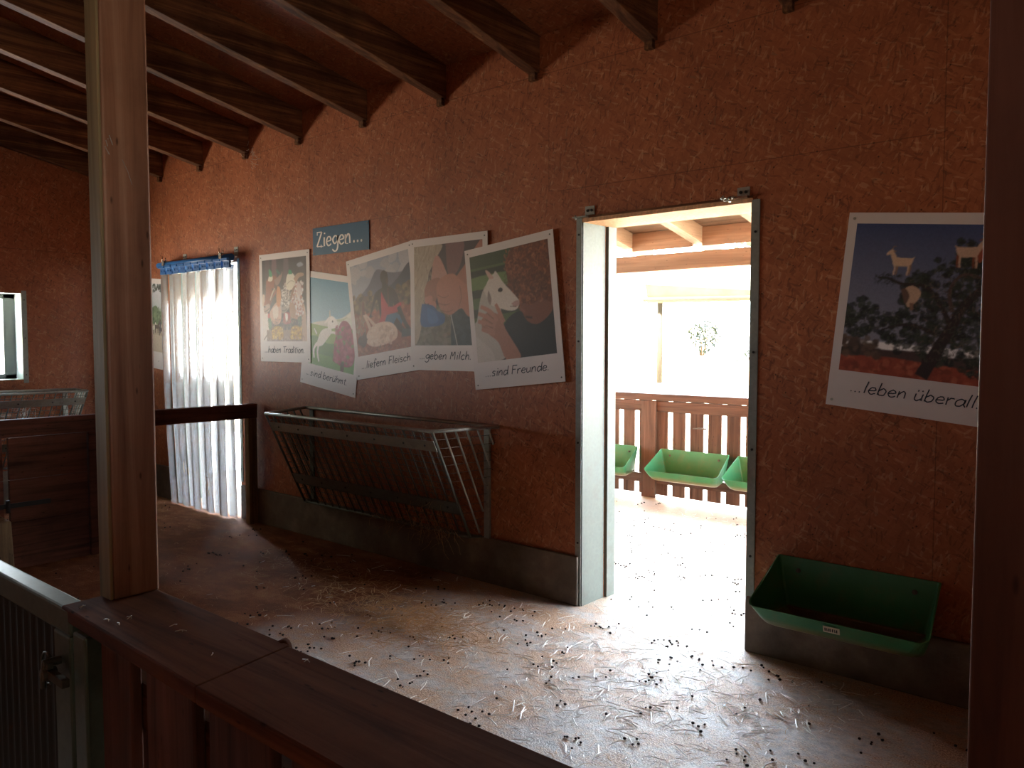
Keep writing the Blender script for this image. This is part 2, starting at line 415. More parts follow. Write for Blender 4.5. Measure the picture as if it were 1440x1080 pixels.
# window
w1 = empty('window_1', (0,0,0)); struct(w1)
b = MB()
b.box(XL-.25, W1-.005, WZ0, XL, W1, WZ1); b.box(XL-.25, W0, WZ0, XL, W0+.005, WZ1)
b.box(XL-.25, W0, WZ1-.005, XL, W1, WZ1); b.box(XL-.25, W0, WZ0, XL, W1, WZ0+.005); b.build('window_reveal', M['reveal'], w1)
b = MB(); b.box(XL, W1, WZ0-.03, XL+.006, W1+.04, WZ1+.022); b.box(XL, W0-.04, WZ0-.03, XL+.006, W0, WZ1+.022)
for z in (1.15, 1.48, 1.82): b.tube([(XL+.006, W1+.02, z), (XL+.01, W1+.02, z)], .005, 8, 1)
b.build('corner_flange', [M['flange'], M['black']], w1)
b = MB(); xf0, xf1 = XL-.21, XL-.16
for y0, y1, z0, z1 in ((W0, W0+.1, WZ0, WZ1), (W1-.1, W1, WZ0, WZ1), (W0, W1, WZ0, WZ0+.05), (W0, W1, WZ1-.05, WZ1), ((W0+W1)/2-.04, (W0+W1)/2+.04, WZ0, WZ1)):
    b.box(xf0, y0, z0, xf1, y1, z1)
b.build('window_frame', M['windowframe'], w1, bevel=.006)
b = MB(); b.box(xf0+.02, W0+.05, WZ0+.03, xf0+.026, W1-.05, WZ1-.03); b.build('pane', M['glass'], w1)
w2 = empty('window_2', (0,0,0)); struct(w2)
b = MB()
for y0, y1, z0, z1 in ((E0, E0+.06, EB, EZ), (E1-.06, E1, EB, EZ), (E0, E1, EB, EB+.05), (E0, E1, EZ-.05, EZ)): b.box(xf0, y0, z0, xf1, y1, z1)
b.build('window_frame', M['windowframe'], w2, bevel=.006)
# small unseen window added in the right wall to brighten the tall post
w3 = empty('added_window', (0,0,0)); struct(w3)
b = MB()
for y0, y1, z0, z1 in ((F0, F0+.04, F2, F3), (F1-.04, F1, F2, F3), (F0, F1, F2, F2+.04), (F0, F1, F3-.04, F3)): b.box(XR+.1, y0, z0, XR+.15, y1, z1)
b.build('window_frame', M['windowframe'], w3, bevel=.006)
# barrier carried on out of view behind the gate, added to block low light
b = MB(); b.box(XL, .64, 0, -3.37, .68, .87); b.box(XL, .63, .87, -3.37, .82, .9); struct(b.build('unseen_barrier', M['ledge']))
# ground outside, rising gently beyond the fence
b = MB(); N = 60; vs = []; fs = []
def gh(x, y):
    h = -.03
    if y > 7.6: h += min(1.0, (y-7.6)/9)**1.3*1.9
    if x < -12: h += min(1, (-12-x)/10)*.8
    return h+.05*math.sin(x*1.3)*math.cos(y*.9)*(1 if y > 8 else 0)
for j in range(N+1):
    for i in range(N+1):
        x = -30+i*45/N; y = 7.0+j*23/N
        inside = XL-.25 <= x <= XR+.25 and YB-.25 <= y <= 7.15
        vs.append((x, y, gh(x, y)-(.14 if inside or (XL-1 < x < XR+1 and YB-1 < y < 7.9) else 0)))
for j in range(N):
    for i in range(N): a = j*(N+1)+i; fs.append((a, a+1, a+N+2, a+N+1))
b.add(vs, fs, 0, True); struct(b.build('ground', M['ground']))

# ------------------------------------------------------------------ rafters
slope = -.2
def rafter_mesh(w, d, L, mi=0):
    b = MB()   # origin: at the wall end on the underside; runs towards -y rising
    b.hexa([(-w/2,-L,L*.2),(w/2,-L,L*.2),(w/2,0,0),(-w/2,0,0),(-w/2,-L,L*.2+d),(w/2,-L,L*.2+d),(w/2,0,d),(-w/2,0,d)])
    return b
rx = [(-7.94, 'dark roof rafter nearest the far end wall, left of the tall post'), (-7.214, 'dark roof rafter meeting the long wall just right of the tall post'),
      (-6.504, 'dark roof rafter ending on the wall above the strip curtain'), (-5.795, 'cobwebbed dark roof rafter ending above the right edge of the curtain'),
      (-5.078, 'dark roof rafter ending above the picture of decorated goats'), (-4.34, 'dark roof rafter ending above the blue lettered sign'),
      (-3.59, 'dark roof rafter ending above the milking picture'), (-2.86, 'dark roof rafter ending just left of the doorway top'),
      (-2.118, 'dark roof rafter ending above the open doorway'), (-1.42, 'dark roof rafter whose tip only shows at the top edge, right of the doorway')]
def nail_plate(x):
    b = MB(); b.box(-.02, -.03, -.045, .02, -.004, 0); return b
r0 = empty('roof_rafter', (0,0,0)); rafter_mesh(.075, .203, WY-YB-.02).build('beam', M['rafter'], r0, bevel=.004)
b = MB(); b.box(-.022, -.028, -.04, .022, -.002, .004); b.build('bearing_block', M['rafter'], r0)
for i, (x, lab) in enumerate(rx):
    o = r0 if i == 0 else copy_tree(r0)
    o.location = (x, WY-.001, 2.931); tag(o, lab, 'rafter', 'dark roof rafters')
    if abs(x+5.795) < .01:
        b = MB(); random.seed(6)
        for _ in range(16):
            q = Vector((random.uniform(-.03, .16), -.02, random.uniform(-.12, .06))); q2 = q+Vector((random.uniform(-.03, .14), random.uniform(-.05, .01), random.uniform(-.08, .05)))
            b.tube([q, (q+q2)/2+Vector((0, 0, -.008)), q2], .0012, 4)
        b.build('cobweb', M['cobweb'], o)
purl = MB().box(XL+.01, .70, 3.2, XR-.01, .84, 3.47)
p = purl.build('roof_purlin', M['purlin'], bevel=.004); tag(p, 'long horizontal roof beam under the rafters, carried by the timber posts', 'beam')
# porch rafters
px_labels = {-4.97: 'pale porch rafter hidden left of the doorway view', -4.26: 'pale spruce porch rafter at the left of the doorway view',
             -3.52: 'pale spruce porch rafter with a large knot, middle of the doorway view', -2.79: 'pale spruce porch rafter at the right of the doorway view'}
b = MB(); Lp = 7.12-(WY+WT+.005); b.hexa([(-.05,0,Lp*.2),(.05,0,Lp*.2),(.05,Lp,0),(-.05,Lp,0),(-.05,0,Lp*.2+.15),(.05,0,Lp*.2+.15),(.05,Lp,.15),(-.05,Lp,.15)])
k = 0
for x in (-7.8, -7.1, -6.4, -5.7, -4.97, -4.26, -3.52, -2.79, -2.05, -1.3):
    if k == 0: pr = b.build('porch_rafter', M['porchwood'], bevel=.004)
    else: pr = pr.copy(); COL.objects.link(pr)
    k += 1
    pr.location = (x, WY+WT+.005, zr(7.12)-.152)
    tag(pr, px_labels.get(x, 'pale porch rafter seen only through the strip curtain' if x < -5 else 'pale porch rafter beyond the right of the doorway'), 'rafter', 'porch rafters')
b = MB().box(XL-.3, 6.70, 2.115, XR+.3, 6.80, 2.272)
tag(b.build('porch_beam', M['porchbeam'], bevel=.006), 'long horizontal spruce beam carrying the porch rafters outside the doorway', 'beam')
k = 0
for x0, x1, lab in ((-4.21, -3.57, 'short board between the left and middle porch rafters'), (-3.47, -2.84, 'short board between the middle and right porch rafters')):
    b = MB().box(x0, 6.72, 2.318, x1, 6.75, zr(6.75)-.002); tag(b.build('blocking_board', M['porchbeam']), lab+' above the beam', 'board', 'porch blocking boards')
for i, (x, lab) in enumerate(((-7.2, 'square porch post behind the strip curtain'), (-.6, 'square porch post beyond the fence right of the doorway'))):
    tag(MB().box(x-.06, 6.68, -.02, x+.06, 6.82, 2.112).build('porch_post', M['porchbeam'], bevel=.005), lab, 'post', 'porch posts')

# ------------------------------------------------------------------ timber posts and barrier
LZ = .90
pst = empty('timber_post', (-1.76, .774, LZ+.001))
b = MB().box(-.028, -.046, 0, .028, .052, 3.198-LZ); b.build('shaft', M['post'], pst, bevel=.005)
b = MB().box(-.028, -.053, 0, .026, -.0465, 3.198-LZ); bt = b.build('batten', M['batten'], pst, bevel=.002); bt['label'] = 'pale yellowish batten'
tag(pst, 'tall square timber post standing on the ledge, left of centre', 'post')
b = MB(); random.seed(3)
for _ in range(7):
    a = random.uniform(0, 6.28); b.tube([(.029, -.034+.008*math.cos(a), .955+.012*math.sin(a)), (.031, -.034+.003*math.cos(a+1), .955+.02*math.sin(a+1))], .0009, 5)
b.tube([(.0295, -.008, .93), (.0300, .004, .905), (.0295, .012, .88)], .0006, 5)
b.build('cobweb', M['cobweb'], pst)
rp = MB().box(-.128, .70, 0, .06, .80, 3.198).build('timber_post', M['paling'], loc=(0,0,0), bevel=.0015)
tag(rp, 'dark out-of-focus timber post filling the right edge of the view', 'post')

bar = empty('wooden_barrier', (0,0,0)); tag(bar, 'low brown wooden barrier with a broad flat ledge in the foreground', 'barrier')
b = MB(); b.hexa([(-1.787,.643,LZ-.03),(-1.20,.626,LZ-.03),(-1.235,.826,LZ-.03),(-1.795,.826,LZ-.03),(-1.787,.643,LZ),(-1.20,.626,LZ),(-1.235,.826,LZ),(-1.795,.826,LZ)])
b.build('cap_board', M['ledge'], bar, bevel=.0035)
b = MB(); b.hexa([(-1.1997,.625,LZ-.03),(-.135,.622,LZ-.03),(-.135,.822,LZ-.03),(-1.2345,.822,LZ-.03),(-1.1997,.625,LZ),(-.135,.622,LZ),(-.135,.822,LZ),(-1.2345,.822,LZ)])
b.build('cap_board', M['ledge'], bar, bevel=.0035)
b = MB().tube([(-1.262, .822, LZ-.014), (-1.262, .838, LZ-.012)], .016, 12); b.build('knot_stub', M['ledge'], bar)
px = -1.615
for k in range(8):
    w = (.129, .171, .18, .165, .17, .16, .17, .165)[k]; gap = (.06, .049, .05, .05, .05, .05, .05, .05)[k]
    if px+w > -.15: break
    MB().box(px, .65, .02, px+w, .672, LZ-.033).build('paling', M['paling'], bar, bevel=.004); px += w+gap
for z in (.72, .2): MB().box(-1.62, .672, z, -.135, .73, z+.09).build('cross_rail', M['ledge'], bar)
MB().box(-1.655, .70, 0, -1.595, .80, LZ-.03).build('support_post', M['paling'], bar)
# straw scraps on the ledge
b = MB(); random.seed(5)
for cx, cy in ((-1.74,.665),(-1.60,.70),(-1.58,.67),(-1.49,.735),(-1.45,.73),(-1.30,.71),(-1.15,.8),(-1.62,.665)):
    for _ in range(2):
        a = random.uniform(0, 3.14); l = random.uniform(.005, .011); ddx, ddy = math.cos(a)*l, math.sin(a)*l
        b.tube([(cx-ddx, cy-ddy, LZ+.0015), (cx, cy+.002, LZ+.003), (cx+ddx, cy+ddy, LZ+.0015)], .0007, 5)
tag(b.build('straw_scraps', M['straw']), 'tiny straw scraps lying on the brown barrier ledge', 'straw', kind='stuff')

# metal gate in the barrier line
gt = empty('metal_gate', (-1.745, .66, 0)); tag(gt, 'grey-green galvanised metal gate with ribbed panel at lower left', 'gate')
MB().box(-1.6, -.018, .842, .0, .028, .898).build('top_rail', M['gate'], gt, bevel=.006)
MB().box(-.088, -.018, .02, .0, .022, .842).build('stile', M['gate'], gt, bevel=.006)
MB().box(-1.6, -.018, .02, -1.55, .022, .842).build('stile', M['gate'], gt, bevel=.006)
MB().box(-1.55, -.018, .02, -.088, .022, .08).build('bottom_rail', M['gate'], gt, bevel=.006)
b = MB(); n = 34
vs = []; fs = []
for i in range(n*4+1):
    x = -1.55+i*1.462/(n*4); yy = (.0, .0012, .0012, -.0008)[i % 4]
    vs += [(x, yy, .08), (x, yy, .842)]
for i in range(n*4): fs.append((2*i, 2*i+2, 2*i+3, 2*i+1))
b.add(vs, fs); pn = b.build('ribbed_panel', M['gatepanel'], gt)
sm = pn.modifiers.new('Solid', 'SOLIDIFY'); sm.thickness = .002
lt = MB()
lt.tube([(-.045, -.02, .785), (-.045, -.055, .785)], .009, 12)
lt.tube([(-.045, -.030, .762), (-.045, -.058, .762)], .013, 16); lt.tube([(-.045, -.050, .790), (-.045, -.054, .760), (-.045, -.055, .735)], .006, 10)
lt.box(-.056, -.052, .776, -.028, -.04, .788)
lt.tube([(-.045+.032*math.cos(a), -.046, .775+.032*math.sin(a)) for a in [R(x) for x in range(60, 301, 12)]], .003, 8)
lt.box(-.05, -.05, .755, .04, -.035, .772)
lt.build('latch', M['galvdark'], gt, bevel=.001)
gp = MB().box(-.03, -.018, .0, .03, .03, .862).build('gate_stop_post', M['gate'], loc=(-1.688, .655, 0), bevel=.005)
tag(gp, 'narrow grey galvanised upright between the metal gate and the brown boards', 'post')

# ------------------------------------------------------------------ partition towards the far side
pt = empty('stall_partition', (-5.70, 0, 0)); tag(pt, 'dark brown wooden half-height partition running out from the long wall', 'partition')
PX = .0
MB().box(-.03, .80, .845, .04, 3.515, .957).build('top_rail', M['partition'], pt, bevel=.005)
MB().box(-.03, 3.44, 0, .03, 3.515, .843).build('end_post', M['oldwood'], pt, bevel=.004)
for z0, z1 in ((.0, .3), (.303, .57), (.573, .843)): MB().box(-.02, .80, z0, .02, 1.73, z1).build('panel_board', M['partition'], pt, bevel=.004)
MB().box(-.035, 2.24, 0, .035, 2.31, .843).build('middle_post', M['partition'], pt, bevel=.004)
b = MB()
for z0, z1 in ((.0, .3), (.303, .57), (.573, .84)): b.box(-.016, 1.765, z0, .016, 2.235, z1)
gg = b.build('gate_leaf', M['partition'], pt, bevel=.003)
b = MB(); b.box(.017, 1.60, .395, .024, 2.0, .425); b.tube([(.03, 1.748, .37), (.03, 1.748, .45)], .012, 10); b.build('strap_hinge', M['drop'], gg)
bl = MB().hexa([(-.13,-.26,0),(.10,-.26,0),(.10,.26,0),(-.13,.26,0),(-.12,-.26,.38),(.085,-.26,.38),(.085,.25,.37),(-.12,.25,.38)]).build('timber_block', M['oldwood'], loc=(-5.48, 1.43, 0), bevel=.012)
tag(bl, 'weathered squared timber block on the floor by the dark partition', 'block')

# ------------------------------------------------------------------ troughs
def trough():
    t = empty('feed_trough')
    def ring(x, yb, yf, zb, zf, r, n=6):
        pts = []
        for cx, cy, a0 in ((x-r, yb-r*.3, 0), (-x+r, yb-r*.3, 90), (-x+r, yf+r, 180), (x-r, yf+r, 270)):
            rr = r*.3 if a0 < 180 else r
            for k in range(n+1):
                a = R(a0+90*k/n); X = cx+rr*math.cos(a); Y = cy+rr*math.sin(a)
                f = (Y-yb)/(yf-yb); pts.append((X, Y, zb+(zf-zb)*f))
        return pts
    def shell(off):
        return [ring(.30-off, -.010-off, -.205+off, off, off, .05), ring(.318-off, -.006-off, -.232+off, .012+off, .012+off, .055), ring(.330-off, -.004-off, -.252+off, .04, .034, .05),
                ring(.358-off, -.002-off, -.288+off, .262, .094, .03)]
    b = MB()
    for off, flip in ((0, False), (.006, True)):
        rs = shell(off); n = len(rs[0]); vs = sum(rs, []); fs = []
        for j in range(3):
            for k in range(n):
                q = (j*n+k, j*n+(k+1) % n, (j+1)*n+(k+1) % n, (j+1)*n+k); fs.append(q if not flip else q[::-1])
        bot = tuple(range(n)); fs.append(bot[::-1] if not flip else bot); b.add(vs, fs, 0, False)
    n2 = 4*n; o = 3*n
    b.f += [[o+k, o+(k+1) % n, n2+o+(k+1) % n, n2+o+k] for k in range(n)]; b.mi += [0]*n; b.sm += [False]*n; b.col += [None]*n
    b.build('tub', M['green'], t)
    for x in (-.24, .24):
        s = MB(); s.tube([(x, -.011, .205), (x, -.015, .205)], .0105, 16); s.tube([(x, -.015, .205), (x, -.021, .205)], .007, 6); s.build('screw', M['galvdark'], t)
    return t
tr0 = trough(); tr0.location = (-1.09, WY-.001, .221); tag(tr0, 'dark green plastic feed trough on the wall right of the open doorway, inside', 'trough')
lb = MB(); lb.hexa([(-.033,-.2795,.052),(.033,-.2795,.052),(.033,-.2775,.052),(-.033,-.2775,.052),(-.033,-.2865,.078),(.033,-.2865,.078),(.033,-.2845,.078),(-.033,-.2845,.078)])
random.seed(11)
for i, x in enumerate((-.026, -.018, -.0105, -.004, .004, .013, .020)):
    w = .0045; y = -.2835
    lb.hexa([(x,y-.0005,.058),(x+w,y-.0005,.058),(x+w,y,.058),(x,y,.058),(x,y-.0042,.071),(x+w*(.5 if i % 2 else 1),y-.0042,.071),(x+w*(.5 if i % 2 else 1),y-.002,.071),(x,y-.002,.071)], 1)
lb.build('maker_label', [M['label'], M['black']], tr0)
for i, (x, lab) in enumerate(((-4.31, 'bright green trough cut off by the left door jamb, on the outdoor fence'), (-3.395, 'bright green trough in the middle of the doorway view, on the outdoor fence'), (-2.645, 'bright green trough cut off by the right door edge, on the outdoor fence'))):
    o = empty('feed_trough', (x, 6.478, .205)); 
    for ch in kids(tr0):
        if ch.name.startswith('maker_label'): continue
        c = ch.copy(); COL.objects.link(c); c.parent = o
    tag(o, lab, 'trough', 'green troughs on the porch fence')

# ------------------------------------------------------------------ porch fence
fn = empty('porch_fence', (0, 6.5, 0)); tag(fn, 'brown paling fence with a top rail closing the porch outside', 'fence')
MB().box(-7.95, -.03, .905, 2.2, .06, .968).build('top_rail', M['fencerail'], fn, bevel=.005)
MB().box(-7.95, -.0, .13, 2.2, .028, .215).build('bottom_rail', M['fencerail'], fn, bevel=.005)
MB().box(-7.95, -.0, .80, 2.2, .028, .90).build('upper_rail', M['fencerail'], fn, bevel=.005)
x = -7.93; k = 0; random.seed(2)
gaps = [-4.2+.1765*i for i in range(-21, 40)]
for i, gx in enumerate(gaps[:-1]):
    if gx > 2: break
    MB().box(gx+.024, .030, .02, gx+.1765-.024+random.uniform(-.004, .004), .052, .9).build('paling', M['fencewood'], fn, bevel=.003)
for x in (-7.0, -5.4, -3.87, -2.2, -.6, 1.0):
    MB().box(x-.075, -.021, .0, x+.075, -.001, .90).build('post', M['fencewood'], fn, bevel=.004)
b = MB(); b.box(-3.37, -.02, .668, -3.29, -.002, .682); b.tube([(-3.37, -.015, .675), (-3.41, -.03, .672)], .006, 8); b.build('gate_bolt', M['galvdark'], fn)

# ------------------------------------------------------------------ hay racks
def hay_rack():
    t = empty('hay_rack')     # local x along wall from left end, y=0 at wall (front is -y), z=0 at top rail
    TL, TR, FL, FR = (0,-.012,0), (1.91,-.012,-.012), (.14,-.44,-.008), (1.835,-.48,-.006)
    BL, BR, WB = (.10,-.10,-.675), (1.76,-.10,-.675), -.685
    V = Vector
    def lerp(a, b, f): return V(a).lerp(V(b), f)
    b = MB(); b.tube([TL, TR], .012, 8); b.build('wall_rail', M['galv'], t)
    b = MB(); b.tube([TL, FL, FR, TR], .011, 8); b.build('top_rail', M['galv'], t)
    b = MB(); b.tube([(.1,-.014,WB), BL, BR, (1.77,-.014,WB)], .010, 8); b.build('bottom_rail', M['galvdark'], t)
    b = MB(); b.box(.05, -.016, WB, .09, -.002, -.01); b.build('wall_bracket', M['galvdark'], t)
    b = MB(); b.box(1.80, -.02, WB-.01, 1.84, -.002, -.01); b.build('wall_bracket', M['galv'], t)
    for k in range(21):
        f = k/20; a = lerp(FL, FR, f); c = lerp(BL, BR, f)
        b = MB(); b.tube([a, c], .0045 if k not in (0, 20) else .009, 6); b.build('front_bar', M['galvdark'], t)
    for side, (A, B_, C_) in ((0, (FL, TL, BL)), (1, (FR, TR, BR))):
        for k in range(1, 6):
            f = k/6; a = lerp(A, B_, f)
            d = V(C_)-V(A); ylim = -.03; s_ = (ylim-a.y)/d.y if d.y else 1; s_ = min(s_, 1)
            b = MB(); e = a+d*s_; b.tube([a, a+d*s_*.93, e], .0065, 6); b.build('end_bar', M['galv'] if side else M['galvdark'], t)
    # square wire mesh lying inside the front and the left end
    b = MB(); iy = .012
    for k in range(1, 40):
        f = k/40; a = lerp(FL, FR, f); c = lerp(BL, BR, f); a.y += iy; c.y += iy; b.tube([a, c], .0022, 4, cap=False)
    for k in range(0, 17):
        f = k/16.5; a = lerp(FL, BL, f); c = lerp(FR, BR, f); a.y += iy; c.y += iy; b.tube([a, c], .0022, 4, cap=False)
    for k in range(1, 13):
        f = k/13; a = lerp(FL, BL, f); zc = a.z; b.tube([a, (lerp(TL, (.1,-.014,WB), f).x, -.012, zc)], .0017, 4, cap=False)
        a = lerp(FR, BR, f); b.tube([a, (lerp(TR, (1.77,-.014,WB), f).x, -.012, a.z)], .0015, 4, cap=False)
    b.build('wire_mesh', M['galvdark'], t)
    for f0, f1, m in ((.085, .18, 'galv'), (.66, .77, 'galvdark')):
        b = MB(); P = []
        for f in (f0, f1):
            for off in (0, .004):
                for E in ((FL, BL, .025), (FR, BR, -.0)):
                    p_ = lerp(E[0], E[1], f); P.append((p_.x+E[2], p_.y-.012-off, p_.z))
        # order: f0 inner L,R ; f0 outer L,R ; f1 inner L,R ; f1 outer L,R
        b.hexa([P[6], P[7], P[5], P[4], P[2], P[3], P[1], P[0]])
        for fx in (.06, .2, .36, .52, .68, .84, .95):
            q = Vector(P[2]).lerp(Vector(P[3]), fx); q2 = Vector(P[6]).lerp(Vector(P[7]), fx); q = (q+q2)/2
            b.tube([q, q+Vector((0, -.004, 0))], .007, 8, 1)
        b.build('flat_bar', [M[m], M['black']], t)
    return t
hr = hay_rack(); hr.location = (-5.03, WY-.001, .96); tag(hr, 'large galvanised hay rack hanging on the long wall under the pictures', 'hay rack')
h2 = copy_tree(hr); h2.location = (XL+.022, 1.14, 1.015); h2.rotation_euler = (0, 0, R(90)); tag(h2, 'galvanised hay rack on the end wall below the window, behind the partition', 'hay rack')

def strand(b, p, l, w, az, el=0, bend=.3, mi=0, flat=True):
    d = Vector((math.cos(az)*math.cos(el), math.sin(az)*math.cos(el), math.sin(el)))
    s_ = Vector((-math.sin(az), math.cos(az), 0)); p = Vector(p)
    m = p+d*l*.5+s_*l*bend*random.uniform(-.4, .4)+Vector((0, 0, l*.06*random.random())); e = p+d*l
    if e.z < .002: e.z = .002
    up = Vector((0, 0, w*.9)); q = s_*w/2
    vs = [p-q, p+q, p+up*.6, m-q, m+q, m+up, e-q*.7, e+q*.7, e+up*.6]
    if flat: vs[2] = p+up*.25; vs[5] = m+up*.3; vs[8] = e+up*.25
    b.add(vs, [(0,1,4,3),(1,2,5,4),(2,0,3,5),(3,4,7,6),(4,5,8,7),(5,3,6,8),(0,2,1),(6,7,8)], mi)

def hay_tuft(pts, name, label, seed, n=70, mat='hay'):
    random.seed(seed); b = MB()
    for (cx, cy, cz, sx_, sz_) in pts:
        for _ in range(n):
            p = (cx+random.uniform(-sx_, sx_), cy+max(-.05, min(.04, random.gauss(0, .025))), cz+random.gauss(0, sz_))
            strand(b, p, random.uniform(.05, .16), .0022, random.uniform(0, 6.28), random.uniform(-1.5, .3), .5)
    o = b.build(name, M[mat]); tag(o, label, 'hay', kind='stuff'); return o
hay_tuft([(-3.75, WY-.15, .33, .35, .02), (-3.55, WY-.14, .36, .2, .03), (-3.45, WY-.22, .42, .18, .09)], 'hay_remnants', 'loose hay poking through the bottom of the large hay rack', 4, 60)
o = hay_tuft([(XL+.25, 2.0, .80, .12, .05), (XL+.22, 2.3, .78, .1, .05), (XL+.3, 2.55, .82, .08, .05)], 'hay_remnants', 'wisps of hay caught in the end wall hay rack', 9, 60, 'straw')

# ------------------------------------------------------------------ strip curtain
cu = empty('strip_curtain', (0, WY, 0)); tag(cu, 'clear plastic strip curtain on a blue rail over the far doorway', 'curtain')
RZ = 2.125; RY = -.085
b = MB(); b.tube([(-7.12, RY, RZ), (-5.90, RY, RZ)], .026, 16); b.build('rail', M['blue'], cu)
for x0 in (-6.98, -6.02):
    b = MB(); b.box(x0-.02, RY-.032, RZ+.018, x0+.02, RY+.03, RZ+.034); b.box(x0-.02, RY-.034, RZ-.03, x0+.02, RY-.028, RZ+.034)
    b.tube([(x0-.03, RY-.02, RZ+.03), (x0-.03, RY-.02, RZ+.075)], .005, 8); b.tube([(x0+.028, RY-.02, RZ+.03), (x0+.028, RY-.02, RZ+.06)], .005, 8)
    b.build('rail_clip', M['chrome'], cu)
for x0 in (-6.805, -5.965):
    b = MB(); b.box(x0-.028, -.006, RZ+.025, x0+.028, -.001, RZ+.09); b.box(x0-.015, RY, RZ+.015, x0+.015, -.001, RZ+.026)
    for dx in (-.013, .013): b.tube([(x0+dx, -.006, RZ+.065), (x0+dx, -.010, RZ+.065)], .006, 8, 1)
    b.build('wall_bracket', [M['galv'], M['black']], cu)
random.seed(21)
tops = [-7.06+.1175*(i+.5)-.01 for i in range(10)]
bots = [-6.97+.105*(i+.5) for i in range(10)]
clm = None; stm = None
for i in range(10):
    x = tops[i]
    c = MB(); c.box(-.047, -.010, -.085, .047, .010, -.022); c.box(-.05, -.03, -.03, .05, .03, -.012)
    for dx in (-.022, .022): c.tube([(dx, -.010, -.055), (dx, -.015, -.055)], .010, 10); 
    if clm is None: clm = c.build('clamp', M['blue'], cu, loc=(x, RY-.01, RZ))
    else:
        o = clm.copy(); COL.objects.link(o); o.location.x = x
    st = MB(); nz_ = 24; nx_ = 8; w = .134; vs = []; fs = []; bow = random.uniform(.002, .006)*(1 if i % 2 else -1); ph = random.uniform(0, 6)
    for j in range(nz_+1):
        f = j/nz_; zz = RZ-.06-(RZ-.06-.008)*f; cxx = x+(bots[i]-x)*f**1.2
        for k in range(nx_+1):
            u = k/nx_*2-1
            vs.append((cxx+u*w/2*(1-.06*f), RY+(.014 if i % 2 else -.006)+bow*(1-u*u)*(1-.2*f)+.006*math.sin(3.2*f+ph)*f-.012*math.sin(math.pi*f), zz))
    for j in range(nz_):
        for k in range(nx_): a = j*(nx_+1)+k; fs.append((a, a+1, a+nx_+2, a+nx_+1))
    st.add(vs, fs, 0, True); o = st.build('strip', M['pvc'], cu)
b = MB(); random.seed(8)
for x0, z0, l in ((-6.71,.40,.10),(-6.63,.36,.07),(-6.31,.30,.15),(-6.20,.28,.12),(-6.55,1.36,.02),(-6.75,1.33,.02)):
    b.tube([(x0, RY-.020, z0), (x0+.006, RY-.022, z0-l*.6), (x0+.012, RY-.020, z0-l)], [.001, .003, .001], 5)
b.build('dirt_streak', M['hay'], cu)

# leftover brackets over the open doorway
def wall_plate(name, x, z, label, arm):
    t = empty(name, (x, WY-.001, z)); tag(t, label, 'bracket')
    b = MB().box(-.03, -.005, -.023, .03, 0, .023); b.build('plate', M['galv'], t)
    for dx in (-.013, .013):
        b = MB(); b.tube([(dx, -.005, 0), (dx, -.009, 0)], .0075, 6); b.build('bolt', M['black'], t)
    b = MB()
    if arm:
        b.box(-.06, -.03, -.03, .03, -.006, -.02); b.tube([(-.075, -.045, -.028), (-.03, -.04, -.022)], .007, 8); b.tube([(-.045, -.05, -.02), (-.045, -.05, -.045)], .006, 8)
        b.tube([(-.09, -.048, -.03), (-.08, -.045, -.012)], .006, 8); b.tube([(-.075, -.05, -.035), (-.055, -.05, -.035)], .007, 8)
    else:
        b.box(-.09, -.04, -.036, .0, -.006, -.03); b.tube([(-.075, -.03, -.046), (-.075, -.03, -.022)], .005, 8)
    b.build('rail_arm', M['chrome'] if arm else M['galv'], t)
wall_plate('rail_bracket', -2.48, 2.142, 'small galvanised bracket with two bolts above the left corner of the open doorway', False)
wall_plate('rail_bracket', -1.62, 2.135, 'galvanised bracket with bright clamp above the right corner of the open doorway', True)

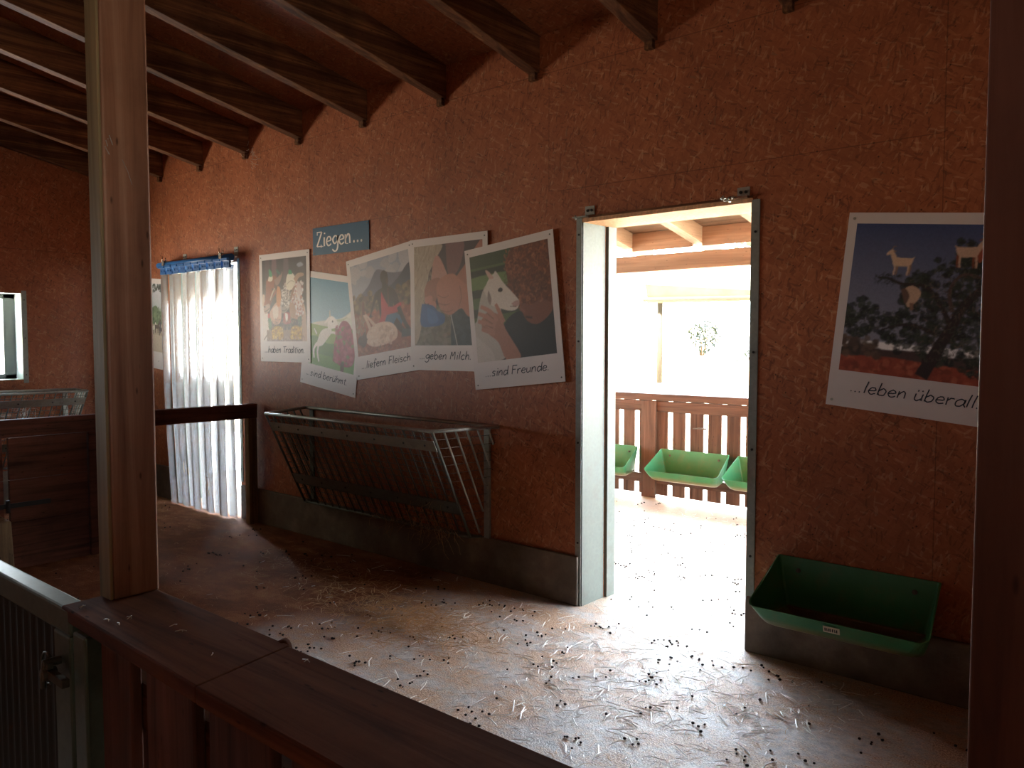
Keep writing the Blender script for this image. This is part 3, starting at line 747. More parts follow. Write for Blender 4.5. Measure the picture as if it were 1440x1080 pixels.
# ------------------------------------------------------------------ handwriting strokes
G = {
'a': [[(.75,.85),(.45,1),(.12,.65),(.15,.12),(.5,.02),(.78,.5),(.8,1)],[(.8,1),(.76,.3),(.95,0)]],
'b': [[(.12,1.8),(.08,.9),(.08,0)],[(.08,.6),(.4,1),(.72,.7),(.62,.12),(.3,0),(.08,.25)]],
'c': [[(.7,.85),(.4,1),(.08,.5),(.35,0),(.75,.15)]],
'd': [[(.7,.75),(.4,.98),(.1,.6),(.15,.1),(.45,.02),(.74,.5)],[(.8,1.8),(.74,.9),(.8,0)]],
'e': [[(.1,.48),(.68,.6),(.58,.95),(.3,.95),(.08,.45),(.35,0),(.75,.18)]],
'f': [[(.75,1.65),(.48,1.8),(.34,1.3),(.3,0),(.25,-.3)],[(.05,.95),(.62,1)]],
'g': [[(.75,.85),(.4,1),(.1,.6),(.35,.15),(.72,.5),(.78,1)],[(.78,1),(.75,-.3),(.4,-.7),(.02,-.45)]],
'h': [[(.12,1.8),(.08,.9),(.08,0)],[(.08,.5),(.4,1),(.62,.8),(.68,0)]],
'i': [[(.2,1),(.18,.5),(.2,0)],[(.23,1.34),(.26,1.50)]],
'l': [[(.24,1.8),(.18,.9),(.18,0)]],
'm': [[(.08,1),(.08,0)],[(.08,.55),(.3,1),(.45,.8),(.48,0)],[(.48,.55),(.7,1),(.85,.8),(.9,0)]],
'n': [[(.08,1),(.08,0)],[(.08,.5),(.4,1),(.62,.8),(.66,0)]],
'o': [[(.4,1),(.1,.6),(.2,.08),(.6,.1),(.72,.6),(.42,1)]],
'r': [[(.08,1),(.1,0)],[(.09,.55),(.35,.95),(.62,.92)]],
's': [[(.62,.9),(.3,1),(.12,.74),(.52,.42),(.48,.06),(.06,.06)]],
't': [[(.34,1.5),(.28,.2),(.58,0)],[(.05,1),(.6,1.03)]],
'u': [[(.08,1),(.1,.2),(.35,0),(.62,.3)],[(.68,1),(.66,.4),(.7,0)]],
'ü': [[(.08,1),(.1,.2),(.35,0),(.62,.3)],[(.68,1),(.66,.4),(.7,0)],[(.18,1.32),(.21,1.52)],[(.53,1.34),(.56,1.54)]],
'F': [[(.15,1.7),(.12,0)],[(.12,1.7),(.9,1.72)],[(.13,.9),(.7,.95)]],
'M': [[(.1,0),(.22,1.6),(.5,.7),(.85,1.65),(1.0,0)]],
'T': [[(.0,1.6),(1.0,1.68)],[(.52,1.62),(.48,0)]],
'Z': [[(.05,1.62),(.78,1.62)],[(.78,1.62),(.05,.03)],[(.05,.03),(.85,.03)]],
'.': [[(.1,.0),(.14,.16)]],
}
ADV = {'i': .42, 'l': .42, '.': .38, ' ': .55, 'm': 1.15, 'M': 1.25, 'F': .95, 'T': .95, 'f': .72, 't': .68, 'r': .7, 's': .78, 'Z': .92}
def cr(pts, n=5):
    if len(pts) < 3: return pts
    out = []
    P = [pts[0]]+list(pts)+[pts[-1]]
    for i in range(1, len(P)-2):
        for k in range(n):
            t_ = k/n; q = []
            for c in (0, 1):
                p0, p1, p2, p3 = P[i-1][c], P[i][c], P[i+1][c], P[i+2][c]
                q.append(.5*((2*p1)+(-p0+p2)*t_+(2*p0-5*p1+4*p2-p3)*t_**2+(-p0+3*p1-3*p2+p3)*t_**3))
            out.append(tuple(q))
    out.append(pts[-1]); return out
def write(b, text, x0, z0, h, y, wid, sx=1.0, slant=.12, mi=0, nib=None, width=None, depth=.0006, jitter=0):
    """strokes as thin raised ribbons in the xz plane facing -y"""
    tot = sum(ADV.get(c, .88) for c in text)
    if width: sx = width/(tot*h)
    x = x0
    for ch in text:
        for st in G.get(ch, []):
            pts = [(x+(px_+slant*pz_)*h*sx, z0+pz_*h+random.uniform(-jitter, jitter)) for px_, pz_ in cr(st)]
            n = len(pts); L = []; Rr = []
            for i, p_ in enumerate(pts):
                a = pts[max(0, i-1)]; c = pts[min(n-1, i+1)]
                dx, dz = c[0]-a[0], c[1]-a[1]; l = math.hypot(dx, dz) or 1; dx /= l; dz /= l
                w = wid
                if nib: w = wid*(nib+(1-nib)*abs(dz))
                L.append((p_[0]-dz*w/2, p_[1]+dx*w/2)); Rr.append((p_[0]+dz*w/2, p_[1]-dx*w/2))
            vs = [(q[0], y, q[1]) for q in L]+[(q[0], y, q[1]) for q in Rr]
            fs = [(i, n+i, n+i+1, i+1) for i in range(n-1)]
            # thickness
            vs += [(v[0], v[1]-depth, v[2]) for v in vs]
            f2 = [(2*n+i, 3*n+i, 3*n+i+1, 2*n+i+1) for i in range(n-1)]
            side = [(i, i+1, 2*n+i+1, 2*n+i) for i in range(n-1)]+[(n+i, 3*n+i, 3*n+i+1, n+i+1) for i in range(n-1)]
            b.add(vs, f2+side, mi)
        x += ADV.get(ch, .88)*h*sx
    return x

# ------------------------------------------------------------------ pictures
import numpy as np
class Art:
    """a printed picture: filled shapes laid onto a fine grid whose vertices carry the ink colour"""
    NX = 300
    def __init__(s, w, h, y):
        s.w = w; s.h = h; s.y = y; s.x0 = s.z0 = 0; s.nx = s.NX; s.ny = int(s.NX*h/w)
        s.c = np.ones((s.ny, s.nx, 3)); s.k = 0
        s.U, s.V = np.meshgrid((np.arange(s.nx)+.5)/s.nx, (np.arange(s.ny)+.5)/s.ny)
    def fill(s, col, pts, alpha=1.0):
        c = np.array(srgb(col)[:3]); P = np.array(pts)
        u0, u1 = max(0, int(P[:,0].min()*s.nx)-1), min(s.nx, int(P[:,0].max()*s.nx)+2)
        v0, v1 = max(0, int(P[:,1].min()*s.ny)-1), min(s.ny, int(P[:,1].max()*s.ny)+2)
        if u1 <= u0 or v1 <= v0: return
        U = s.U[v0:v1, u0:u1]; V = s.V[v0:v1, u0:u1]; m = np.zeros(U.shape, bool)
        n = len(P)
        for i in range(n):
            x1, y1 = P[i]; x2, y2 = P[(i+1) % n]
            if y1 == y2: continue
            m ^= ((y1 > V) != (y2 > V)) & (U < (x2-x1)*(V-y1)/(y2-y1)+x1)
        s.c[v0:v1, u0:u1][m] = s.c[v0:v1, u0:u1][m]*(1-alpha)+c*alpha
    def poly(s, col, pts, smooth=True, n=4, alpha=1.0):
        s.fill(col, cr(list(pts)+[pts[0]], n)[:-1] if smooth and len(pts) > 2 else pts, alpha)
    def rect(s, col, u0, v0, u1, v1): s.fill(col, [(u0,v0),(u1,v0),(u1,v1),(u0,v1)])
    def grad(s, c0, c1, v0, v1, n=0):
        a = np.array(srgb(c0)[:3]); b_ = np.array(srgb(c1)[:3])
        f = np.clip((s.V-v0)/(v1-v0), 0, 1)[..., None]; m = (s.V >= v0) & (s.V <= v1)
        s.c[m] = (a*(1-f)+b_*f)[m]
    def line(s, col, pts, w=.01, w2=None, smooth=True, alpha=1.0):
        pp = cr(pts, 4) if smooth else pts; n = len(pp); L = []; Q = []; asp = s.h/s.w
        for i, p_ in enumerate(pp):
            a = pp[max(0, i-1)]; c = pp[min(n-1, i+1)]; dx, dz = c[0]-a[0], (c[1]-a[1])*asp; l = math.hypot(dx, dz) or 1; dx /= l; dz /= l
            ww = w if w2 is None else w+(w2-w)*i/(n-1)
            L.append((p_[0]-dz*ww/2, p_[1]+dx*ww/2/asp)); Q.append((p_[0]+dz*ww/2, p_[1]-dx*ww/2/asp))
        s.fill(col, L+Q[::-1], alpha)
    def blob(s, col, u, v, ru, rv, n=10, jit=.15, rot=0, alpha=1.0):
        pts = []
        for k in range(n):
            a = 2*math.pi*k/n; r = 1+random.uniform(-jit, jit); x, y = ru*r*math.cos(a), rv*r*math.sin(a)
            pts.append((u+x*math.cos(rot)-y*math.sin(rot), v+x*math.sin(rot)+y*math.cos(rot)))
        s.poly(col, pts, True, 3, alpha)
    def scatter(s, cols, n, region, size, jit=.4, inside=None, strokes=False, ang=None, alpha=.75):
        u0, v0, u1, v1 = region
        for i in range(n):
            u, v = random.uniform(u0, u1), random.uniform(v0, v1)
            if inside and not inside(u, v): continue
            c = random.choice(cols); r = size*random.uniform(.5, 1.3)
            if strokes:
                a = (ang if ang is not None else random.uniform(0, 6.28))+random.uniform(-jit, jit)
                s.line(c, [(u, v), (u+math.cos(a)*r*2, v+math.sin(a)*r*2)], r*.4, r*.15, False, alpha)
            else: s.blob(c, u, v, r, r*.8, 6, jit, alpha=alpha)
    def soften(s, n=1, region=None):
        for _ in range(n):
            c = s.c; p = np.pad(c, ((1,1),(1,1),(0,0)), 'edge')
            q = (p[:-2,1:-1]+p[2:,1:-1]+p[1:-1,:-2]+p[1:-1,2:]+4*c)/8
            if region:
                m = (s.U >= region[0]) & (s.V >= region[1]) & (s.U <= region[2]) & (s.V <= region[3]); c[m] = q[m]
            else: s.c = q
    def build(s, name, mat, parent):
        s.soften(1); d = 2; ny, nx = s.ny//d, s.nx//d
        c = s.c[:ny*d, :nx*d].reshape(ny, d, nx, d, 3).mean((1, 3))
        xs = s.x0+np.linspace(0, 1, nx)*s.w; zs = s.z0+np.linspace(0, 1, ny)*s.h
        X, Z = np.meshgrid(xs, zs); V = np.stack([X, np.full_like(X, s.y), Z], -1).reshape(-1, 3)
        I = np.arange(ny*nx).reshape(ny, nx)
        F = np.stack([I[:-1,:-1], I[:-1,1:], I[1:,1:], I[1:,:-1]], -1).reshape(-1, 4)
        me = bpy.data.meshes.new(name); me.from_pydata(V.tolist(), [], F.tolist()); me.materials.append(mat)
        ca = me.color_attributes.new('ink', 'FLOAT_COLOR', 'POINT')
        ca.data.foreach_set('color', np.concatenate([c.reshape(-1, 3), np.ones((nx*ny, 1))], 1).astype(np.float32).ravel()); me.update()
        o = bpy.data.objects.new(name, me); COL.objects.link(o); o.parent = parent; return o

def picture(label, x, z, ang, layer, art_fn, caption, cap=(0.12, .8), w=.655, h=.83, pins=True):
    y = WY-.0012-.0045*layer
    t = empty('goat_picture', (x, y, z)); t.rotation_euler = (0, -R(ang), 0)
    tag(t, label, 'picture')
    MB().box(0, -.0035, 0, w, 0, h).build('board', M['white'], t)
    a = Art(w*.885, h*.755, -.0036); a.x0 = w*.055; a.z0 = h*.19
    random.seed(int(abs(x)*1000)); art_fn(a)
    a.build('photo_print', M['print'], t)
    b = MB(); write(b, caption, w*cap[0], h*.085, .0285, -.0037, .0047, width=w*cap[1], slant=.15, jitter=.0012); b.build('caption', M['ink'], t)
    b = MB()
    for (u, v) in ((.035, .97), (.965, .97), (.035, .03), (.965, .03)):
        b.tube([(w*u, -.0035, h*v), (w*u, -.0055, h*v)], .006 if 'tree' in label else .0045, 10, 0)
    b.build('pin', M['galv'] if 'tree' in label else M['galvdark'], t)
    return t

def goat(a, u, v, s, col, dark, face=-1, legs='#8c7050'):
    def q(l): return [(u+face*x*s, v+y*s) for x, y in l]
    for lx in (-.30, -.20, .28, .36): a.line(dark if lx in (-.2, .36) else col, q([(lx, .25), (lx+.01, .0), (lx-.02, -.28)]), s*.10, s*.06)
    a.poly(col, q([(-.42,.36),(-.36,.15),(0,.10),(.30,.12),(.44,.3),(.42,.46),(.1,.46),(-.2,.48),(-.4,.5)]))
    a.poly(col, q([(-.42,.3),(-.25,.45),(-.42,.72),(-.56,.74),(-.52,.55)]))
    a.poly(col, q([(-.40,.76),(-.46,.66),(-.68,.56),(-.72,.62),(-.60,.76),(-.48,.82)]))
    a.line(dark, q([(-.42,.76),(-.30,.72)]), s*.07, s*.03); a.line(dark, q([(-.50,.82),(-.42,.95),(-.33,.96)]), s*.04, s*.015)
    a.line(col, q([(.42,.44),(.52,.52)]), s*.06, s*.02)

def art_herd(a):
    a.grad('#8f9aa0', '#c8cdd4', .5, 1); a.rect('#a89a86', 0, 0, 1, .5)
    a.poly('#5c7350', [(0,.42),(1,.42),(1,.66),(.85,.60),(.7,.68),(.5,.62),(.3,.7),(.1,.64),(0,.7)])
    a.scatter(['#4a6044','#6f8560','#3f5038'], 90, (0,.42,1,.66), .03)
    a.poly('#b8ab98', [(0,0),(1,0),(1,.24),(0,.2)])
    for u in (.15,.3,.48,.62,.75,.88): goat(a, u, .32+random.uniform(-.04,.02), .16, random.choice(['#4d4038','#8a7d6e','#cfc8bb']), '#2c2622', random.choice((-1,1)))
    for u in (.86,.95): a.line('#3a3c48', [(u,.44),(u,.28)], .05, .03); a.blob('#4a3026', u, .47, .02, .02)
    a.scatter(['#1f2a1c','#2d3828'], 60, (.6,.88,1,1), .025)
def art_tradition(a):
    a.rect('#33282b', 0, 0, 1, 1)
    for u, c in ((.12,'#463538'),(.28,'#6a4c50'),(.55,'#5a474b'),(.9,'#3f3336')): a.poly(c, [(u-.05,.6),(u+.06,.6),(u+.05,1.02),(u-.04,1.02)])
    a.blob('#9aa2b0', .86, .90, .07, .025); a.soften(6)
    a.poly('#d9d0c8', [(0,.0),(.13,.0),(.14,.32),(.04,.40),(0,.58)]); a.poly('#c9b6a6', [(.02,.58),(.06,.56),(.04,.44),(0,.46)]); a.poly('#bda28f', [(.86,.5),(.96,.4),(1,.1),(1,0),(.86,.0)])
    a.rect('#8d7562', .1, 0, .9, .14)
    # left goat
    a.poly('#c29c86', [(.17,.36),(.34,.48),(.44,.40),(.42,.24),(.30,.20),(.20,.26)]); a.poly('#d7c6b8', [(.24,.40),(.36,.44),(.36,.30),(.26,.28)])
    a.poly('#8b4a33', [(.10,.74),(.20,.79),(.32,.79),(.38,.70),(.33,.60),(.24,.52),(.16,.41),(.06,.40),(.04,.46),(.08,.56)])
    a.poly('#5b3326', [(.30,.76),(.38,.70),(.33,.62),(.28,.66)]); a.poly('#ab9080', [(.05,.44),(.16,.46),(.18,.40),(.12,.35),(.06,.345),(.03,.39)]); a.line('#3c2a26', [(.05,.37),(.11,.38),(.17,.41)], .012)
    a.line('#c8b4a4', [(.30,.64),(.24,.58),(.19,.50)], .045, .03); a.line('#4a352d', [(.33,.66),(.26,.58),(.18,.46)], .016, .01); a.blob('#241b19', .25, .635, .02, .013); a.blob('#2c1f1b', .06, .425, .014, .012)
    a.poly('#c98a55', [(.36,.67),(.42,.64),(.44,.50),(.40,.42),(.34,.44),(.33,.56)]); a.poly('#8f7064', [(.28,.75),(.38,.78),(.47,.84),(.46,.78),(.40,.70),(.33,.68)]); a.line('#3b2c28', [(.42,.80),(.46,.83)], .012)
    a.poly('#e2dccb', [(.14,.74),(.17,.80),(.24,.80),(.25,.75),(.2,.73)]); a.poly('#2f8c5c', [(.17,.79),(.165,.88),(.22,.85),(.24,.79)]); a.poly('#27604a', [(.32,.88),(.40,.84),(.44,.80),(.36,.83)])
    # right goat
    a.poly('#b58f78', [(.64,.46),(.78,.68),(.88,.58),(.92,.34),(.84,.26),(.66,.30)]); a.scatter(['#e4e0e0','#a45f4a','#b9b4bc','#8c5446','#d7cfcc'], 420, (.66,.30,.92,.70), .016)
    a.poly('#b7aca4', [(.52,.70),(.68,.70),(.66,.54),(.62,.42),(.54,.36),(.44,.38),(.43,.48),(.48,.58)]); a.scatter(['#3c3636','#d8d2ce','#6d6360','#544b4a','#e8e4e0'], 380, (.45,.42,.66,.66), .011, inside=lambda u, v: .43+.25*max(0, v-.5) < u < .66)
    a.poly('#8b8078', [(.44,.43),(.52,.43),(.57,.38),(.52,.34),(.45,.35)]); a.line('#2e2624', [(.45,.375),(.52,.37),(.58,.40)], .012); a.blob('#262020', .475, .425, .014, .012); a.blob('#2a201c', .66, .60, .018, .012)
    a.line('#8a6450', [(.74,.66),(.69,.58),(.65,.50)], .05, .035); a.poly('#a27a5c', [(.62,.44),(.70,.46),(.76,.36),(.72,.28),(.64,.30)])
    a.poly('#dcd8c8', [(.55,.70),(.58,.79),(.66,.82),(.74,.78),(.76,.70),(.68,.62),(.58,.62)]); a.line('#a9a594', [(.57,.68),(.66,.72),(.75,.70)], .012); a.poly('#2f9264', [(.61,.80),(.62,.85),(.67,.84),(.69,.80)])
    a.poly('#a98b74', [(.72,.74),(.80,.80),(.92,.80),(.94,.77),(.84,.75),(.78,.70)]); a.poly('#c7b8b8', [(.80,.70),(.88,.66),(.86,.52),(.80,.58)])
    a.poly('#a5343c', [(.50,.34),(.62,.34),(.64,.22),(.48,.22)]); a.poly('#e6dcd8', [(.52,.34),(.58,.33),(.58,.26),(.54,.24)]); a.poly('#2f7a55', [(.13,.30),(.18,.30),(.22,.18),(.15,.15)]); a.poly('#b23a34', [(.13,.34),(.17,.34),(.17,.29),(.13,.29)]); a.poly('#2c5748', [(.80,.28),(.88,.30),(.88,.18),(.82,.18)])
    a.scatter(['#6b4d3a','#a98c74','#4b342a','#c5a98c','#7c5a48'], 420, (.12,.12,.9,.27), .016, strokes=True)
    for u in (.34, .76): a.poly('#b08a2c', [(u-.13,.03),(u-.10,.16),(u+.02,.19),(u+.12,.14),(u+.12,.03)]); a.scatter(['#cfa93a','#e6c860','#8a6226','#a57c2c'], 130, (u-.12,.03,u+.12,.17), .014)
    a.scatter(['#cbb9a4','#8a6b58','#6a4a3c','#d8c8b8'], 160, (.1,0,.95,.06), .016, strokes=True); a.line('#7d6a55', [(.03,.02),(.18,.14),(.30,.21)], .016, .01)
def art_meadow(a):
    a.grad('#9cc0cc', '#4a8fb0', .45, 1)
    a.poly('#d8d8cc', [(0,.44),(.2,.50),(.45,.55),(.7,.60),(.9,.72),(1,.80),(1,.44)]); a.poly('#b9c2a6', [(.55,.56),(.75,.60),(.86,.66),(.7,.56)])
    a.poly('#e6e6da', [(.78,.62),(.9,.70),(1,.76),(1,.70),(.88,.62)])
    a.rect('#8ca657', 0, 0, 1, .47); a.poly('#5f8a4a', [(0,.30),(.2,.34),(.45,.28),(.7,.32),(1,.38),(1,.1),(0,.1)]); a.rect('#6f9a4c', 0, 0, 1, .14)
    a.poly('#4d7a48', [(.80,.46),(.84,.53),(.88,.48),(.98,.50),(1,.45)])
    # a plain kid goat rearing beside a flowering shrub
    a.poly('#e6e2da', [(.22,.22),(.30,.40),(.46,.46),(.52,.42),(.44,.33),(.34,.24)]); a.line('#e6e2da', [(.24,.26),(.18,.18),(.20,.08)], .04, .025); a.line('#e6e2da', [(.28,.26),(.26,.16),(.30,.05)], .04, .025)
    a.line('#e6e2da', [(.46,.40),(.56,.42),(.62,.40)], .035, .025); a.poly('#f0ece4', [(.44,.44),(.42,.56),(.50,.60),(.60,.56),(.62,.50),(.54,.46)])
    a.line('#efeae2', [(.44,.56),(.36,.50)], .045, .02); a.line('#d8c9a8', [(.46,.58),(.45,.66)], .02, .008); a.blob('#26201c', .52, .54, .012, .012)
    a.line('#e6e2da', [(.22,.36),(.16,.42)], .025, .01)
    a.poly('#9b3e52', [(.58,.10),(.60,.36),(.70,.56),(.86,.54),(.97,.34),(.98,.12),(.80,.06)]); a.scatter(['#a94a5e','#8a3246','#b5606e','#5d7a44'], 130, (.60,.10,.96,.52), .028)
    a.poly('#5a4636', [(.74,.0),(.80,.0),(.80,.1),(.74,.1)])
def art_meat(a):
    a.grad('#9ea2ad', '#8f97a8', .55, 1); a.scatter(['#b6b4b8','#aaa8ae'], 25, (0,.8,1,1), .08)
    a.poly('#5f5f72', [(0,.60),(.15,.66),(.30,.74),(.42,.86),(.50,.88),(.60,.84),(.75,.80),(1,.76),(1,.55),(0,.55)])
    a.poly('#3f4050', [(.62,.66),(.8,.74),(1,.86),(1,.6)])
    a.rect('#96543e', 0, 0, 1, .60); a.poly('#6c5240', [(0,.44),(1,.50),(1,.68),(.8,.64),(.5,.60),(.2,.64),(0,.60)])
    a.scatter(['#5a4a34','#7a6444','#8d7850','#463a2a'], 160, (0,.46,1,.66), .03); a.scatter(['#a5634a','#854432','#b27458'], 160, (0,0,1,.46), .025)
    a.scatter(['#7d7f5a','#9aa07c','#5a5f40'], 90, (.0,.22,.18,.42), .02, strokes=True, ang=1.4)
    # seated person in red cloth
    a.poly('#38221c', [(.44,.66),(.56,.68),(.70,.64),(.76,.56),(.80,.36),(.72,.36),(.68,.50),(.66,.34),(.46,.34),(.44,.52),(.40,.56),(.30,.42),(.36,.40),(.26,.40),(.30,.46),(.38,.62)])
    a.blob('#33201a', .57, .78, .065, .075, 12, .03); a.poly('#33201a', [(.53,.74),(.61,.74),(.62,.64),(.53,.64)]); a.poly('#4a2f26', [(.60,.77),(.635,.76),(.63,.71),(.60,.70)])
    a.poly('#b5323c', [(.50,.64),(.62,.46),(.80,.48),(.78,.40),(.66,.38),(.62,.34),(.44,.28),(.36,.26),(.46,.38),(.48,.5)])
    a.poly('#3f6484', [(.56,.38),(.72,.38),(.80,.30),(.76,.24),(.64,.28),(.52,.30)]); a.line('#3a231c', [(.68,.30),(.76,.22),(.84,.14)], .10, .06); a.line('#2f1c17', [(.76,.44),(.84,.26),(.92,.16)], .06, .05)
    a.poly('#3b3a3c', [(.76,.12),(.92,.12),(.92,.18),(.80,.20)]); a.line('#5a2c26', [(.62,.66),(.60,.46)], .015)
    # white goat lying down
    a.poly('#d2b8a4', [(.16,.14),(.22,.26),(.40,.32),(.60,.30),(.70,.22),(.68,.12),(.5,.08),(.28,.08)]); a.line('#c9ab96', [(.26,.26),(.22,.36),(.16,.46)], .05, .03); a.line('#c9ab96', [(.34,.30),(.28,.36),(.20,.44)], .045, .02)
    a.line('#6e3a2c', [(.16,.44),(.18,.58)], .05, .03); a.line('#c2a08c', [(.64,.20),(.56,.10),(.60,.08)], .05, .03); a.blob('#4a2f26', .10, .17, .09, .05)
    a.poly('#50342a', [(.05,.16),(.16,.26),(.18,.14),(.10,.09)]); a.scatter(['#b99c86','#dcc7b6'], 60, (.24,.10,.66,.28), .02)
    a.scatter(['#7b4632','#a87c5c','#5e3d2c'], 90, (0,0,1,.08), .02, strokes=True)
def art_milk(a):
    a.rect('#4a3a3c', 0, 0, 1, 1); a.rect('#6c6350', 0, 0, .55, .4)
    a.scatter(['#75705c','#5f5846','#82796a'], 160, (0,0,.6,.35), .035); a.poly('#2f3a3c', [(.55,0),(1,0),(1,.4),(.6,.36)]); a.scatter(['#2c3638','#3a4648'], 70, (.6,0,1,.34), .03)
    a.poly('#a99a86', [(0,0),(.08,.1),(.16,.45),(.22,.70),(.34,.86),(.42,1),(0,1)])
    a.scatter(['#b8aa96','#9c8c78','#c4b8a6','#8d7e6c'], 220, (0,.2,.34,1), .03, strokes=True, ang=1.3, inside=lambda u, v: u < .05+.33*v)
    a.poly('#b98a7c', [(.26,.62),(.30,.84),(.38,.88),(.50,.70),(.52,.62),(.40,.60)]); a.poly('#7c5452', [(.48,1),(.74,1),(.68,.76),(.55,.66),(.50,.76)])
    a.poly('#a76f5c', [(.58,.62),(.78,.80),(1,1),(1,.62),(.86,.52),(.72,.50)]); a.line('#5c3a34', [(.60,.64),(.78,.56),(.86,.55)], .018)
    a.poly('#9c6856', [(.16,.55),(.22,.64),(.40,.66),(.34,.46),(.28,.42),(.18,.44)])
    a.poly('#b47a64', [(.34,.58),(.40,.66),(.58,.70),(.74,.60),(1,.48),(1,.26),(.80,.28),(.70,.36),(.55,.30),(.42,.34),(.36,.44)])
    for p_ in ([(.36,.50),(.45,.47),(.52,.49)], [(.37,.42),(.46,.40),(.54,.41)], [(.40,.35),(.50,.33),(.58,.35)], [(.68,.58),(.70,.46),(.66,.36)]): a.line('#8a5848', p_, .01, .006)
    a.poly('#b77f6e', [(.16,.48),(.26,.50),(.28,.44),(.18,.42)]); a.poly('#b87c6c', [(.22,.43),(.32,.44),(.33,.37),(.25,.37)])
    a.poly('#2c5a94', [(.12,.42),(.28,.40),(.36,.34),(.46,.30),(.44,.22),(.28,.19),(.10,.21)]); a.poly('#3a6ca8', [(.20,.38),(.32,.34),(.36,.24),(.22,.23)]); a.line('#b8b4ac', [(.55,.30),(.60,.14),(.64,0)], .01)
def art_friends(a):
    a.rect('#4f6238', 0, 0, 1, 1); a.rect('#28301f', 0, .80, 1, .86); a.rect('#31392b', 0, .60, .6, .68); a.poly('#68814a', [(0,.68),(.5,.68),(.5,.79),(0,.79)]); a.rect('#3b4330', 0, .42, .6, .5); a.rect('#566b3e', 0, .5, .6, .6)
    a.rect('#3a4a2b', 0, .88, .6, 1)
    a.poly('#292a2c', [(.30,0),(1,0),(1,.52),(.72,.44),(.50,.40),(.36,.28)])
    # red-haired child
    a.poly('#7c4a38', [(.58,.50),(.62,.42),(.68,.32),(.80,.28),(.94,.34),(1,.42),(1,.60),(.6,.60)]); a.line('#4c2a22', [(.66,.36),(.74,.34)], .02); a.line('#8a5644', [(.60,.44),(.66,.40)], .03)
    a.poly('#6e3a24', [(.46,.86),(.52,.96),(.62,1),(1,1),(1,.48),(.88,.50),(.74,.46),(.62,.50),(.50,.56),(.48,.68)])
    def hair(u, v): return u > .46 and v > .46 and (u-.46)*.6+(v-.46) > .06
    random.seed(5)
    for i in range(620):
        u, v = random.uniform(.46, 1), random.uniform(.48, 1)
        if not hair(u, v): continue
        r = random.uniform(.015, .035); a0 = random.uniform(0, 6.28)
        a.line(random.choice(['#8c4e30','#a3603c','#5a2c1c','#452016','#b47450','#6b3622']), [(u+r*math.cos(a0+q), v+r*math.sin(a0+q)) for q in (0, .7, 1.4, 2.1)], .018, .006, alpha=.45)
    a.poly('#2e1812', [(.78,.70),(.88,.74),(.96,.66),(.92,.56),(.80,.58)], alpha=.35); a.poly('#2e1812', [(.52,.70),(.60,.74),(.62,.60),(.56,.54)], alpha=.35)
    # white kid goat
    a.poly('#b9b2a8', [(0,.0),(.30,.0),(.38,.06),(.36,.30),(.36,.55),(.28,.72),(.18,.70),(.10,.58),(.04,.40),(0,.34)])
    a.poly('#d2cbc2', [(.16,.66),(.24,.76),(.34,.80),(.42,.70),(.56,.56),(.60,.50),(.56,.44),(.46,.44),(.34,.48),(.24,.52)])
    a.poly('#c8a89a', [(.24,.76),(.20,.84),(.24,.83),(.30,.76)]); a.poly('#cfc7be', [(.30,.78),(.33,.82),(.37,.76)]); a.poly('#8f8078', [(.22,.66),(.25,.58),(.23,.52),(.20,.58)])
    a.blob('#2c2220', .375, .64, .032, .02, 10, .05); a.poly('#b5958c', [(.50,.50),(.58,.52),(.60,.48),(.54,.46)]); a.line('#6f5a54', [(.48,.475),(.56,.465)], .008)
    # hand and forearm
    a.poly('#a97662', [(.10,.40),(.20,.46),(.36,.40),(.40,.28),(.56,.04),(.52,.0),(.38,.0),(.30,.16),(.20,.24),(.10,.32)])
    for p_ in ([(.30,.36),(.22,.46),(.10,.52)], [(.28,.33),(.18,.41),(.06,.46)], [(.26,.29),(.16,.35),(.05,.39)], [(.26,.25),(.18,.28),(.09,.31)]): a.line('#b5826e', p_, .055, .038)
    a.line('#b07c68', [(.38,.34),(.34,.44),(.30,.52)], .06, .035)
    for p_ in ([(.26,.385),(.17,.455)], [(.24,.345),(.14,.405)], [(.24,.305),(.14,.345)]): a.line('#7a4c40', p_, .008, .004, False)
    a.poly('#c4bdb4', [(0,.0),(.22,.0),(.20,.10),(.08,.2),(0,.24)])
